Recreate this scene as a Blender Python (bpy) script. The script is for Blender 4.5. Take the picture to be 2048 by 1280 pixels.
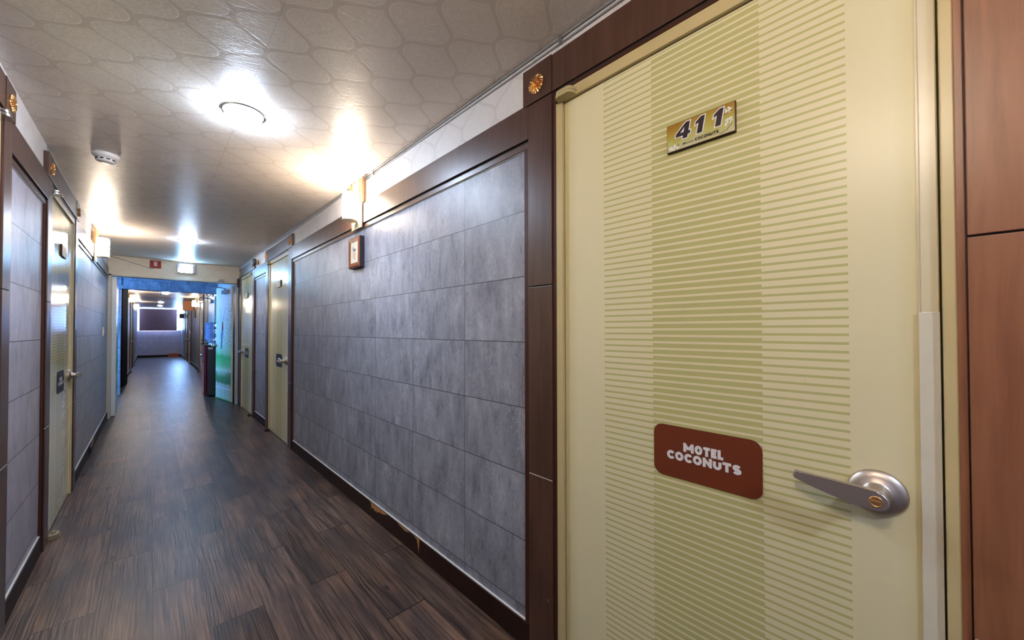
import bpy, bmesh, math, random
from mathutils import Vector, Matrix
random.seed(7)
sc = bpy.context.scene
for o in list(bpy.data.objects): bpy.data.objects.remove(o, do_unlink=True)
COL = sc.collection
PI = math.pi

# ------------------------------------------------------------------ camera
F_PX, CY = 743.9, 650.44
YAW, PITCH, ROLL = 0.77098, 0.01315, -0.00187
cd = bpy.data.cameras.new('camera'); cam = bpy.data.objects.new('camera', cd); COL.objects.link(cam)
cd.sensor_fit = 'HORIZONTAL'; cd.sensor_width = 36.0; cd.lens = 36.0 * F_PX / 2048.0
cd.shift_y = (CY - 640.0) / 2048.0
cd.clip_start = 0.02; cd.clip_end = 200
fw = Vector((math.sin(YAW)*math.cos(PITCH), math.cos(YAW)*math.cos(PITCH), math.sin(PITCH)))
r0 = Vector((math.cos(YAW), -math.sin(YAW), 0)); u0 = r0.cross(fw)
rr = r0*math.cos(ROLL) + u0*math.sin(ROLL); uu = -r0*math.sin(ROLL) + u0*math.cos(ROLL)
M = Matrix((rr, uu, -fw)).transposed().to_4x4(); M.translation = Vector((0, 0, 1.25))
cam.matrix_world = M
sc.camera = cam

# ------------------------------------------------------------------ colour management / world
sc.view_settings.view_transform = 'Standard'; sc.view_settings.look = 'None'
sc.view_settings.gamma = 1.0; sc.view_settings.use_curve_mapping = False
sc.view_settings.exposure = 1.08
sc.cycles.use_denoising = True
sc.cycles.max_bounces = 10; sc.cycles.diffuse_bounces = 6; sc.cycles.glossy_bounces = 5
sc.cycles.sample_clamp_indirect = 6.0
w = bpy.data.worlds.new('world'); sc.world = w; w.use_nodes = True
w.node_tree.nodes['Background'].inputs[0].default_value = (0.35, 0.55, 1.0, 1)
w.node_tree.nodes['Background'].inputs[1].default_value = 1.0

# all light comes from the sconces, the ceiling lights, the exit sign and the two windows (emissive meshes built below)
L_WARM = 60.0; C_WARM = (1.0, 0.85, 0.68)
L_COOL = 235.0; L_COOL2 = 95.0; L_SKY = 62.0; L_LOBBY = 14.0; C_COOL = (0.64, 0.78, 1.0)

# ------------------------------------------------------------------ node helper
class NT:
    def __init__(s, name):
        s.m = bpy.data.materials.new(name); s.m.use_nodes = True
        s.t = s.m.node_tree; s.b = s.t.nodes['Principled BSDF']; s._tc = None
    def n(s, typ, **kw):
        nd = s.t.nodes.new(typ)
        for k, v in kw.items(): setattr(nd, k, v)
        return nd
    def link(s, a, b):
        if isinstance(a, (int, float)): b.default_value = a
        elif isinstance(a, (tuple, list)):
            b.default_value = tuple(a) + ((1,) if len(a) == 3 and b.type == 'RGBA' else ())
        else: s.t.links.new(a, b)
    def obj(s):
        if not s._tc: s._tc = s.n('ShaderNodeTexCoord')
        return s._tc.outputs['Object']
    def sep(s, v):
        nd = s.n('ShaderNodeSeparateXYZ'); s.link(v, nd.inputs[0]); return nd.outputs
    def comb(s, x, y, z):
        nd = s.n('ShaderNodeCombineXYZ'); s.link(x, nd.inputs[0]); s.link(y, nd.inputs[1]); s.link(z, nd.inputs[2]); return nd.outputs[0]
    def m_(s, op, a, b=0.0, c=0.0, clamp=False):
        nd = s.n('ShaderNodeMath', operation=op); nd.use_clamp = clamp
        s.link(a, nd.inputs[0]); s.link(b, nd.inputs[1])
        if len(nd.inputs) > 2: s.link(c, nd.inputs[2])
        return nd.outputs[0]
    def noise(s, vec, scale, detail=4, rough=0.55, dist=0.0):
        nd = s.n('ShaderNodeTexNoise'); s.link(vec, nd.inputs['Vector'])
        nd.inputs['Scale'].default_value = scale; nd.inputs['Detail'].default_value = detail
        nd.inputs['Roughness'].default_value = rough; nd.inputs['Distortion'].default_value = dist
        return nd.outputs['Fac']
    def white(s, vec):
        nd = s.n('ShaderNodeTexWhiteNoise'); s.link(vec, nd.inputs['Vector']); return nd.outputs['Value']
    def ramp(s, fac, stops):
        nd = s.n('ShaderNodeValToRGB'); s.link(fac, nd.inputs[0])
        el = nd.color_ramp.elements
        while len(el) < len(stops): el.new(0.5)
        for e, (p, c) in zip(el, stops):
            e.position = p; e.color = (c[0], c[1], c[2], 1) if not isinstance(c, (int, float)) else (c, c, c, 1)
        return nd.outputs[0]
    def mix(s, fac, a, b, typ='MIX'):
        nd = s.n('ShaderNodeMix', data_type='RGBA', blend_type=typ)
        s.link(fac, nd.inputs[0]); s.link(a, nd.inputs[6]); s.link(b, nd.inputs[7]); return nd.outputs[2]
    def bump(s, h, dist, strength=1.0):
        nd = s.n('ShaderNodeBump'); nd.inputs['Distance'].default_value = dist; nd.inputs['Strength'].default_value = strength
        s.link(h, nd.inputs['Height']); s.link(nd.outputs[0], s.b.inputs['Normal'])
    def map(s, vec, scale, loc=(0, 0, 0)):
        nd = s.n('ShaderNodeMapping'); s.link(vec, nd.inputs[0]); nd.inputs['Scale'].default_value = scale; nd.inputs['Location'].default_value = loc
        return nd.outputs[0]
    def out(s, col=None, rough=None, spec=None, metal=None):
        if col is not None: s.link(col, s.b.inputs['Base Color'])
        if rough is not None: s.link(rough, s.b.inputs['Roughness'])
        if spec is not None: s.link(spec, s.b.inputs['Specular IOR Level'])
        if metal is not None: s.link(metal, s.b.inputs['Metallic'])
        return s.m

def simple(name, col, rough=0.5, metal=0.0, spec=0.5, var=0.06, scale=30):
    t = NT(name); n = t.noise(t.obj(), scale, 3)
    c = t.mix(n, tuple(x*(1-var) for x in col), tuple(min(1, x*(1+var)) for x in col))
    return t.out(c, rough, spec, metal)
def emis(name, col, strength):
    t = NT(name); t.b.inputs['Emission Color'].default_value = (*col, 1); t.b.inputs['Emission Strength'].default_value = strength
    return t.out((0.8, 0.8, 0.8), 0.4)

# ------------------------------------------------------------------ materials
def mat_floor():
    t = NT('floor_vinyl_planks'); x, y, z = t.sep(t.obj())
    PW, PL = 0.182, 0.952
    a = t.m_('DIVIDE', t.m_('SUBTRACT', x, 0.016), PW)
    i = t.m_('FLOOR', a); fx = t.m_('FRACT', a)
    odd = t.m_('ABSOLUTE', t.m_('MODULO', i, 2.0))
    off = t.m_('MULTIPLY_ADD', odd, PL/2, 0.586)
    b = t.m_('DIVIDE', t.m_('SUBTRACT', y, off), PL)
    j = t.m_('FLOOR', b); fy = t.m_('FRACT', b)
    id1 = t.comb(i, j, 3.1); rnd = t.white(id1); rnd2 = t.white(t.comb(j, i, 9.7))
    # seams
    dx = t.m_('MULTIPLY', t.m_('MINIMUM', fx, t.m_('SUBTRACT', 1.0, fx)), PW)
    dy = t.m_('MULTIPLY', t.m_('MINIMUM', fy, t.m_('SUBTRACT', 1.0, fy)), PL)
    sx = t.m_('LESS_THAN', dx, 0.0017); sy = t.m_('LESS_THAN', dy, 0.0027)
    seam = t.m_('MAXIMUM', t.m_('MULTIPLY', sx, 0.75), sy)
    # grain
    ox = t.m_('MULTIPLY', rnd, 37.0); oy = t.m_('MULTIPLY', rnd2, 53.0)
    p = t.comb(t.m_('ADD', x, ox), t.m_('ADD', y, oy), 0.0)
    warp = t.noise(t.map(p, (5, 1.6, 1)), 1.0, 2, 0.5)
    gx = t.m_('ADD', t.m_('MULTIPLY', t.m_('ADD', x, ox), 1.0), t.m_('MULTIPLY', warp, 0.038))
    g1 = t.noise(t.comb(t.m_('MULTIPLY', gx, 120.0), t.m_('MULTIPLY', t.m_('ADD', y, oy), 2.6), 0.0), 1.0, 3, 0.6)
    g2 = t.noise(t.comb(t.m_('MULTIPLY', gx, 22.0), t.m_('MULTIPLY', t.m_('ADD', y, oy), 1.3), 4.0), 1.0, 4, 0.6)
    g3 = t.noise(t.map(p, (9, 2.5, 1)), 1.0, 3, 0.5)
    fine = t.ramp(g1, [(0.42, 0.0), (0.60, 1.0)])
    band = t.ramp(g2, [(0.40, 0.0), (0.60, 1.0)])
    cl = t.ramp(g3, [(0.42, 0.0), (0.62, 1.0)])
    dark = (0.021, 0.0115, 0.0090); mid = (0.074, 0.044, 0.034); lite = (0.175, 0.116, 0.084)
    c = t.mix(band, dark, mid)
    c = t.mix(t.m_('MULTIPLY', fine, 0.46), c, lite)
    c = t.mix(t.m_('MULTIPLY', cl, 0.62), c, (0.024, 0.018, 0.020))
    hue = t.ramp(t.noise(t.map(p, (3, 1.1, 1), (7, 3, 0)), 1.0, 2), [(0.40, 0.0), (0.62, 1.0)])
    c = t.mix(t.m_('MULTIPLY', hue, 0.35), c, t.mix(1.0, c, (1.25, 0.95, 0.62), 'MULTIPLY'))
    tone = t.m_('MULTIPLY_ADD', rnd, 0.55, 0.80)
    c = t.mix(1.0, c, t.comb(tone, tone, tone), 'MULTIPLY')
    # knots
    vo = t.n('ShaderNodeTexVoronoi'); t.link(t.map(p, (6.0, 2.4, 1)), vo.inputs['Vector']); vo.inputs['Scale'].default_value = 1.0
    kn = t.ramp(vo.outputs['Distance'], [(0.03, 1.0), (0.075, 0.0)])
    c = t.mix(t.m_('MULTIPLY', kn, 0.8), c, (0.012, 0.009, 0.010))
    c = t.mix(seam, c, (0.008, 0.006, 0.006))
    h = t.m_('SUBTRACT', t.m_('MULTIPLY', g1, 1.0), t.m_('MULTIPLY', seam, 1.2))
    wav = t.noise(t.map(t.obj(), (1.6, 3.0, 1)), 1.0, 1)
    h2 = t.m_('ADD', h, t.m_('MULTIPLY', wav, 1.6))
    t.bump(h2, 0.0014, 0.9)
    rgh = t.m_('MULTIPLY_ADD', g1, 0.25, 0.20)
    return t.out(c, rgh, 0.20)

def ogee(t, a, b, a0, b0, s=0.1215, P=0.269):
    """lines of a centred ogee lattice: 1 on the band, 0 off"""
    th = t.m_('MULTIPLY', t.m_('SUBTRACT', b, b0), 2*PI/P)
    co = t.m_('COSINE', th); si = t.m_('SINE', th)
    # sharpen the turns
    co3 = t.m_('MULTIPLY', co, t.m_('SUBTRACT', 1.28, t.m_('MULTIPLY', t.m_('MULTIPLY', co, co), 0.28)))
    amp = t.m_('MULTIPLY', co3, s/2)
    c0 = a0 + s/2
    de = t.m_('ABSOLUTE', t.m_('SUBTRACT', t.m_('FLOORED_MODULO', t.m_('ADD', t.m_('SUBTRACT', t.m_('ADD', a, amp), c0), s), 2*s), s))
    do = t.m_('ABSOLUTE', t.m_('SUBTRACT', t.m_('FLOORED_MODULO', t.m_('SUBTRACT', t.m_('SUBTRACT', a, amp), c0), 2*s), s))
    d = t.m_('MINIMUM', de, do)
    k = t.m_('DIVIDE', 1.0, t.m_('SQRT', t.m_('MULTIPLY_ADD', t.m_('MULTIPLY', si, si), 1.7, 1.0)))
    return t.m_('MULTIPLY', d, k)

def mat_wallpaper(name, plane, a0, b0, base, band, line):
    t = NT(name); x, y, z = t.sep(t.obj())
    a, b = (x, y) if plane == 'xy' else ((y, z) if plane == 'yz' else (x, z))
    d = ogee(t, a, b, a0, b0)
    bandm = t.ramp(d, [(0.0078, 1.0), (0.0092, 0.0)])
    edge = t.m_('MULTIPLY', t.ramp(d, [(0.009, 0.0), (0.0105, 1.0)]), t.ramp(d, [(0.0125, 1.0), (0.0155, 0.0)]))
    v2 = t.comb(a, b, 0.0)
    sw = t.noise(t.map(v2, (30, 30, 1)), 1.0, 2, 0.5, 2.2)
    sc2 = t.ramp(t.m_('ABSOLUTE', t.m_('SUBTRACT', sw, 0.5)), [(0.03, 1.0), (0.06, 0.0)])
    inside = t.ramp(d, [(0.018, 0.0), (0.026, 1.0)])
    sc2 = t.m_('MULTIPLY', sc2, inside)
    big = t.noise(v2, 1.3, 2)
    bb = t.mix(big, tuple(q*0.97 for q in base), tuple(min(1, q*1.03) for q in base))
    c = t.mix(bandm, bb, band)
    c = t.mix(t.m_('MULTIPLY', t.m_('MAXIMUM', edge, t.m_('MULTIPLY', sc2, 0.8)), 0.8), c, line)
    if plane == 'xy':
        seam = t.m_('LESS_THAN', t.m_('ABSOLUTE', t.m_('SUBTRACT', x, 0.31)), 0.0012)
        c = t.mix(t.m_('MULTIPLY', seam, 0.4), c, tuple(q*0.4 for q in base))
        cr = t.m_('LESS_THAN', t.m_('ABSOLUTE', t.m_('SUBTRACT', t.m_('FLOORED_MODULO', y, 3.1), 2.35)), 0.001)
        c = t.mix(t.m_('MULTIPLY', cr, 0.15), c, tuple(q*0.5 for q in base))
    fib = t.noise(t.map(v2, (34, 90, 1)), 1.0, 3, 0.6, 0.6)
    dent = t.noise(t.map(v2, (2.2, 3.0, 1)), 1.0, 2)
    h = t.m_('ADD', t.m_('MULTIPLY', fib, 0.6), t.m_('ADD', t.m_('MULTIPLY', dent, 2.2), t.m_('MULTIPLY', bandm, -0.12)))
    t.bump(h, 0.0022, 0.7)
    rough = t.m_('SUBTRACT', 0.43, t.m_('MULTIPLY', t.m_('MAXIMUM', bandm, sc2), 0.10))
    return t.out(c, rough, 0.5)

def mat_tiles(name, ax, base_shift=(1, 1, 1), y0=1.4374, vert=0.85, flat=0.0):
    t = NT(name); x, y, z = t.sep(t.obj()); a = y if ax == 'y' else x
    TW, TH = 0.4908, 0.26456
    ua = t.m_('DIVIDE', t.m_('SUBTRACT', a, y0), TW); ub = t.m_('DIVIDE', t.m_('SUBTRACT', z, 0.1435), TH)
    i = t.m_('FLOOR', ua); j = t.m_('FLOOR', ub); fa = t.m_('FRACT', ua); fb = t.m_('FRACT', ub)
    da = t.m_('MULTIPLY', t.m_('MINIMUM', fa, t.m_('SUBTRACT', 1.0, fa)), TW)
    db = t.m_('MULTIPLY', t.m_('MINIMUM', fb, t.m_('SUBTRACT', 1.0, fb)), TH)
    seam = t.m_('MAXIMUM', t.m_('MULTIPLY', t.m_('LESS_THAN', da, 0.0017), vert), t.m_('LESS_THAN', db, 0.0017))
    rnd = t.white(t.comb(i, j, 1.0)); r2 = t.white(t.comb(j, i, 5.0))
    oa = t.m_('ADD', a, t.m_('MULTIPLY', rnd, 11.0)); ob = t.m_('ADD', z, t.m_('MULTIPLY', r2, 17.0))
    p = t.comb(oa, ob, 0.0)
    n1 = t.noise(t.map(p, (16, 5, 1)), 1.0, 8, 0.68, 0.5)      # vertical streaks
    n2 = t.noise(t.map(p, (95, 48, 1)), 1.0, 5, 0.7)            # grit
    n3 = t.noise(t.map(p, (4, 2.2, 1)), 1.0, 4, 0.6, 0.8)       # clouds
    m = t.m_('ADD', t.m_('MULTIPLY', n1, 0.5), t.m_('ADD', t.m_('MULTIPLY', n2, 0.25), t.m_('MULTIPLY', n3, 0.3)))
    bs = base_shift
    def q(r, g, b): return (r*bs[0], g*bs[1], b*bs[2])
    c = t.ramp(m, [(0.40, q(0.09, 0.090, 0.115)), (0.50, q(0.195, 0.197, 0.24)), (0.57, q(0.255, 0.257, 0.305)), (0.66, q(0.37, 0.375, 0.425))])
    v = t.noise(t.map(p, (22, 12, 1)), 1.0, 3, 0.5, 1.4)
    vein = t.ramp(t.m_('ABSOLUTE', t.m_('SUBTRACT', v, 0.5)), [(0.006, 1.0), (0.022, 0.0)])
    sparse = t.ramp(t.noise(t.map(p, (5, 5, 1)), 1.0, 2), [(0.52, 0.0), (0.60, 1.0)])
    c = t.mix(t.m_('MULTIPLY', t.m_('MULTIPLY', vein, sparse), 0.36), c, (0.55, 0.54, 0.56))
    dark = t.ramp(t.noise(t.map(p, (40, 15, 1)), 1.0, 3, 0.6), [(0.60, 0.0), (0.68, 1.0)])
    c = t.mix(t.m_('MULTIPLY', dark, 0.45), c, (0.05, 0.048, 0.055))
    if flat: c = t.mix(flat, c, q(0.215, 0.208, 0.232))
    tone = t.m_('MULTIPLY_ADD', rnd, 0.16*(1-flat), 0.92+0.08*flat)
    c = t.mix(1.0, c, t.comb(tone, tone, tone), 'MULTIPLY')
    c = t.mix(seam, c, (0.03, 0.03, 0.033))
    t.bump(t.m_('SUBTRACT', t.m_('MULTIPLY', n2, 0.5), seam), 0.0006, 0.7)
    return t.out(c, t.m_('MULTIPLY_ADD', n2, 0.2, 0.34), 0.4)

def mat_brown(name, c1, c2, rough=0.34, chips=True):
    t = NT(name); o = t.obj(); x, y, z = t.sep(o)
    g = t.noise(t.map(o, (38, 38, 3.0)), 1.0, 5, 0.6, 0.5)
    cl = t.noise(t.map(o, (7, 7, 2.2)), 1.0, 3)
    c = t.mix(t.ramp(t.m_('ADD', t.m_('MULTIPLY', g, 0.6), t.m_('MULTIPLY', cl, 0.4)), [(0.36, 0.0), (0.64, 1.0)]), c1, c2)
    if chips:
        ch = t.noise(t.map(o, (75, 75, 30)), 1.0, 2, 0.5)
        low = t.ramp(z, [(0.05, 1.0), (1.0, 0.0)])
        cm = t.m_('MULTIPLY', t.ramp(ch, [(0.765, 0.0), (0.785, 1.0)]), low)
        c = t.mix(cm, c, (0.42, 0.24, 0.12))
    return t.out(c, rough, 0.5)

def mat_leaf(name, sgn, rough=0.15):
    """cream door film with olive stripes; s is the distance from the handle edge"""
    t = NT(name); x, y, z = t.sep(t.obj())
    s = y if sgn > 0 else t.m_('MULTIPLY', y, -1.0)
    PZ = 0.01897
    f = t.m_('FRACT', t.m_('DIVIDE', t.m_('SUBTRACT', z, 1.2545-0.01897*40), PZ))
    thin = t.m_('LESS_THAN', f, 0.31); thick = t.m_('LESS_THAN', f, 0.67)
    def rng(lo, hi): return t.m_('MULTIPLY', t.m_('GREATER_THAN', s, lo), t.m_('LESS_THAN', s, hi))
    a = t.m_('MULTIPLY', rng(0.129, 0.731), thin)
    b = t.m_('MULTIPLY', rng(0.288, 0.566), thick)
    top = t.m_('LESS_THAN', z, 2.074)
    m = t.m_('MULTIPLY', t.m_('MAXIMUM', a, b), top)
    n = t.noise(t.obj(), 2.3, 3)
    base = t.mix(n, (0.63, 0.565, 0.345), (0.70, 0.635, 0.405))
    col = t.mix(m, base, (0.45, 0.42, 0.175))
    # yellowed margins and a few smears
    edge = t.m_('MAXIMUM', t.ramp(t.m_('SUBTRACT', 0.893, s), [(0.01, 1.0), (0.055, 0.0)]), t.ramp(s, [(0.02, 1.0), (0.06, 0.0)]))
    col = t.mix(t.m_('MULTIPLY', edge, 0.45), col, (0.50, 0.40, 0.16))
    sm = t.noise(t.map(t.obj(), (1, 60, 9)), 1.0, 2)
    col = t.mix(t.m_('MULTIPLY', t.ramp(sm, [(0.7, 0.0), (0.78, 1.0)]), 0.12), col, (0.35, 0.28, 0.15))
    wav = t.noise(t.map(t.obj(), (1, 3.5, 2.2)), 1.0, 1)
    t.bump(wav, 0.004, 0.5)
    return t.out(col, rough, 0.45 if rough < 0.2 else 0.26)

M_ = {}
M_['floor'] = mat_floor()
M_['ceil'] = mat_wallpaper('ceiling_damask_wallpaper', 'xy', -0.294, 2.102, (0.64, 0.565, 0.50), (0.575, 0.50, 0.437), (0.72, 0.655, 0.60))
M_['paper'] = mat_wallpaper('wall_damask_wallpaper', 'yz', 0.0, 0.05, (0.60, 0.57, 0.56), (0.55, 0.515, 0.505), (0.66, 0.635, 0.62))
M_['paperx'] = mat_wallpaper('header_damask_wallpaper', 'xz', 0.0, 0.05, (0.56, 0.49, 0.39), (0.53, 0.46, 0.36), (0.59, 0.52, 0.42))
M_['tile'] = mat_tiles('grey_stone_tile', 'y', flat=0.22)
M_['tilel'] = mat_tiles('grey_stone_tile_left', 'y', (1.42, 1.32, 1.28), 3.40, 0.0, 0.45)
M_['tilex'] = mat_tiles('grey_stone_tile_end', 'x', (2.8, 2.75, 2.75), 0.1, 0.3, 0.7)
M_['brown'] = mat_brown('dark_brown_veneer', (0.046, 0.020, 0.0125), (0.084, 0.039, 0.026))
M_['base'] = mat_brown('baseboard_veneer', (0.013, 0.0045, 0.003), (0.026, 0.009, 0.006), 0.5)
M_['base'].node_tree.nodes['Principled BSDF'].inputs['Specular IOR Level'].default_value = 0.2
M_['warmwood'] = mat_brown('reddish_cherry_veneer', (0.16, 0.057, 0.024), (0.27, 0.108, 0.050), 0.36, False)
M_['pivot'] = simple('dark_bronze_pivot', (0.06, 0.045, 0.03), 0.4, 0.8)
M_['dark'] = simple('dark_gap', (0.012, 0.007, 0.005), 0.6)
M_['redge'] = simple('reddish_brown_edge', (0.048, 0.013, 0.006), 0.55, spec=0.25)
M_['caulk'] = simple('pale_caulk', (0.62, 0.58, 0.56), 0.5)
M_['leafp'] = mat_leaf('striped_door_film', 1)
M_['leafn'] = mat_leaf('striped_door_film_satin', 1, 0.33)
M_['leafm'] = mat_leaf('striped_door_film_mirrored', -1)
M_['cream'] = simple('cream_painted_steel', (0.50, 0.40, 0.20), 0.3, var=0.1, scale=6)
M_['dullcap'] = simple('dull_pivot_cap', (0.20, 0.16, 0.09), 0.5)
M_['creamcap'] = simple('cream_hinge_cap', (0.42, 0.34, 0.17), 0.35)
M_['strip'] = simple('pale_edge_strip', (0.60, 0.53, 0.35), 0.28)
M_['groove'] = simple('pale_groove', (0.60, 0.56, 0.44), 0.3)
M_['nickel'] = simple('satin_nickel', (0.56, 0.49, 0.44), 0.42, 1.0)
M_['chrome'] = simple('chrome', (0.72, 0.72, 0.74), 0.12, 1.0)
M_['gold'] = simple('gold_brass', (0.86, 0.50, 0.20), 0.30, 1.0)
M_['brass'] = simple('brushed_brass', (0.72, 0.47, 0.24), 0.3, 1.0)
M_['palebrass'] = simple('pale_satin_brass', (0.80, 0.66, 0.44), 0.4, 0.6)
M_['dullbrass'] = simple('dull_brass', (0.30, 0.20, 0.09), 0.4, 0.9)
M_['signb'] = simple('brown_sign', (0.135, 0.026, 0.007), 0.38)
M_['signn'] = simple('navy_sign', (0.014, 0.015, 0.030), 0.5, spec=0.25)
M_['white'] = simple('white_lettering', (0.72, 0.68, 0.66), 0.4)
M_['plastic'] = simple('white_plastic', (0.70, 0.68, 0.66), 0.4)
M_['ivory'] = simple('ivory_plastic', (0.66, 0.54, 0.42), 0.4)
M_['petal'] = simple('blossom_white', (0.66, 0.66, 0.58), 0.4)
M_['black'] = simple('black_print', (0.016, 0.008, 0.014), 0.35)
M_['blackd'] = simple('black_gloss_door', (0.004, 0.0035, 0.004), 0.7, spec=0.03)
M_['grey'] = simple('grey_metal', (0.22, 0.22, 0.23), 0.35, 0.6)
M_['cable'] = simple('grey_cable', (0.24, 0.23, 0.23), 0.4)
M_['gong'] = simple('dark_bell_metal', (0.07, 0.065, 0.06), 0.4, 0.3)
M_['red'] = simple('red_plastic', (0.26, 0.022, 0.008), 0.5, spec=0.2)
M_['redglass'] = simple('alarm_lamp', (0.5, 0.35, 0.40), 0.15)
M_['maroon'] = simple('maroon_plastic', (0.16, 0.008, 0.022), 0.18)
M_['navy'] = simple('dark_navy_panel', (0.014, 0.020, 0.030), 0.3)
M_['orange'] = simple('orange_panel', (0.60, 0.20, 0.045), 0.5)
M_['orangeb'] = simple('red_orange_box', (0.55, 0.10, 0.02), 0.5)
M_['plaster'] = simple('painted_plaster', (0.50, 0.52, 0.56), 0.6)
M_['bluetile'] = mat_tiles('lobby_tile', 'x', (1.1, 1.15, 1.2), 0.35)
M_['blind'] = simple('mauve_roller_blind', (0.32, 0.18, 0.175), 0.8)
M_['woodf'] = mat_brown('reddish_picture_frame', (0.17, 0.05, 0.018), (0.27, 0.085, 0.03), 0.28, False)
M_['darkside'] = simple('picture_frame_side', (0.02, 0.014, 0.022), 0.4)
M_['matb'] = simple('cream_picture_mount', (0.62, 0.55, 0.42), 0.6)
M_['ink'] = simple('grey_ink', (0.16, 0.16, 0.17), 0.6)
M_['blush'] = simple('blush_ink', (0.55, 0.36, 0.26), 0.6)
M_['rawwood'] = simple('exposed_orange_wood', (0.42, 0.19, 0.055), 0.6, var=0.3, scale=60)
M_['shade'] = emis('lit_frosted_glass', C_WARM, L_WARM)
M_['bulbc'] = emis('lit_ceiling_diffuser', C_COOL, L_COOL)
M_['exit'] = emis('lit_exit_panel', (0.30, 0.62, 1.0), 62.0)
M_['sky'] = emis('bright_daylight_sky', (0.26, 0.50, 1.0), L_SKY)
M_['skyl'] = emis('lobby_daylight_sky', (0.14, 0.42, 1.0), L_LOBBY)
M_['bulbc3'] = emis('lit_ceiling_diffuser_dim', C_COOL, 22.0)
M_['shade2'] = emis('lit_frosted_glass_far', C_WARM, 34.0)
M_['shade3'] = emis('lit_frosted_glass_near', C_WARM, 84.0)
M_['bulbc2'] = emis('lit_ceiling_diffuser_far', C_COOL, L_COOL2)
def mat_glass(name, col, rough=0.05):
    t = NT(name); t.b.inputs['Transmission Weight'].default_value = 0.85; t.b.inputs['IOR'].default_value = 1.2
    return t.out(col, rough)
M_['bottle'] = mat_glass('blue_tinted_bottle', (0.45, 0.62, 0.98))
def mat_plate():
    t = NT('number_plate_print'); x, y, z = t.sep(t.obj())
    n = t.noise(t.map(t.obj(), (1, 14, 10)), 1.0, 3)
    f = t.m_('ADD', t.m_('DIVIDE', z, 0.08), t.m_('MULTIPLY', t.m_('SUBTRACT', n, 0.5), 0.9))
    c = t.ramp(f, [(0.0, (0.50, 0.46, 0.30)), (0.35, (0.42, 0.40, 0.12)), (0.7, (0.36, 0.26, 0.035)), (1.0, (0.30, 0.15, 0.02))])
    return t.out(c, 0.25)
M_['plate'] = mat_plate()
def mat_mural():
    t = NT('garden_mural_print'); x, y, z = t.sep(t.obj())
    n = t.noise(t.map(t.obj(), (5, 5, 4)), 1.0, 3)
    zz = t.m_('ADD', z, t.m_('MULTIPLY', t.m_('SUBTRACT', n, 0.5), 0.16))
    c = t.ramp(t.m_('DIVIDE', zz, 2.1), [(0.0, (0.16, 0.46, 0.12)), (0.15, (0.05, 0.22, 0.07)), (0.20, (0.10, 0.30, 0.10)), (0.25, (0.60, 0.72, 0.55)), (0.29, (0.20, 0.58, 0.22)), (0.37, (0.06, 0.46, 0.13)), (0.40, (0.34, 0.68, 0.36)), (0.50, (0.66, 0.82, 0.70)), (0.72, (0.84, 0.88, 0.88)), (1.0, (0.86, 0.87, 0.90))])
    leaf = t.ramp(t.m_('ADD', t.noise(t.map(t.obj(), (30, 30, 26)), 1.0, 2), t.m_('MULTIPLY', t.ramp(y, [(0.0, 1.0), (0.3, 0.0)]), 0.06)), [(0.55, 0.0), (0.59, 1.0)])
    # tree crown towards the hinge side (local y near 0)
    tree = t.m_('MULTIPLY', t.ramp(y, [(0.02, 1.0), (0.30, 0.0)]), t.m_('MULTIPLY', t.ramp(z, [(0.80/2.2, 0.0), (1.0, 1.0)]), 1.0))
    tz = t.m_('MULTIPLY', t.ramp(t.m_('MULTIPLY', zz, 0.5), [(0.40, 0.0), (0.50, 1.0)]), t.ramp(t.m_('MULTIPLY', zz, 0.5), [(0.80, 1.0), (0.93, 0.0)]))
    tree = t.m_('MULTIPLY', t.ramp(y, [(0.05, 1.0), (0.32, 0.0)]), tz)
    c = t.mix(t.m_('MULTIPLY', t.m_('MULTIPLY', leaf, tree), 0.9), c, (0.05, 0.22, 0.09))
    bush = t.m_('MULTIPLY', t.m_('LESS_THAN', z, 0.52), t.m_('GREATER_THAN', z, 0.30))
    c = t.mix(t.m_('MULTIPLY', t.m_('MULTIPLY', leaf, bush), 0.9), c, (0.03, 0.14, 0.07))
    low = t.m_('MULTIPLY', t.m_('LESS_THAN', z, 1.5), t.m_('GREATER_THAN', z, 0.95))
    c = t.mix(t.m_('MULTIPLY', t.m_('MULTIPLY', leaf, low), 0.35), c, (0.08, 0.34, 0.22))
    return t.out(c, 0.3)
M_['mural'] = mat_mural()

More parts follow.
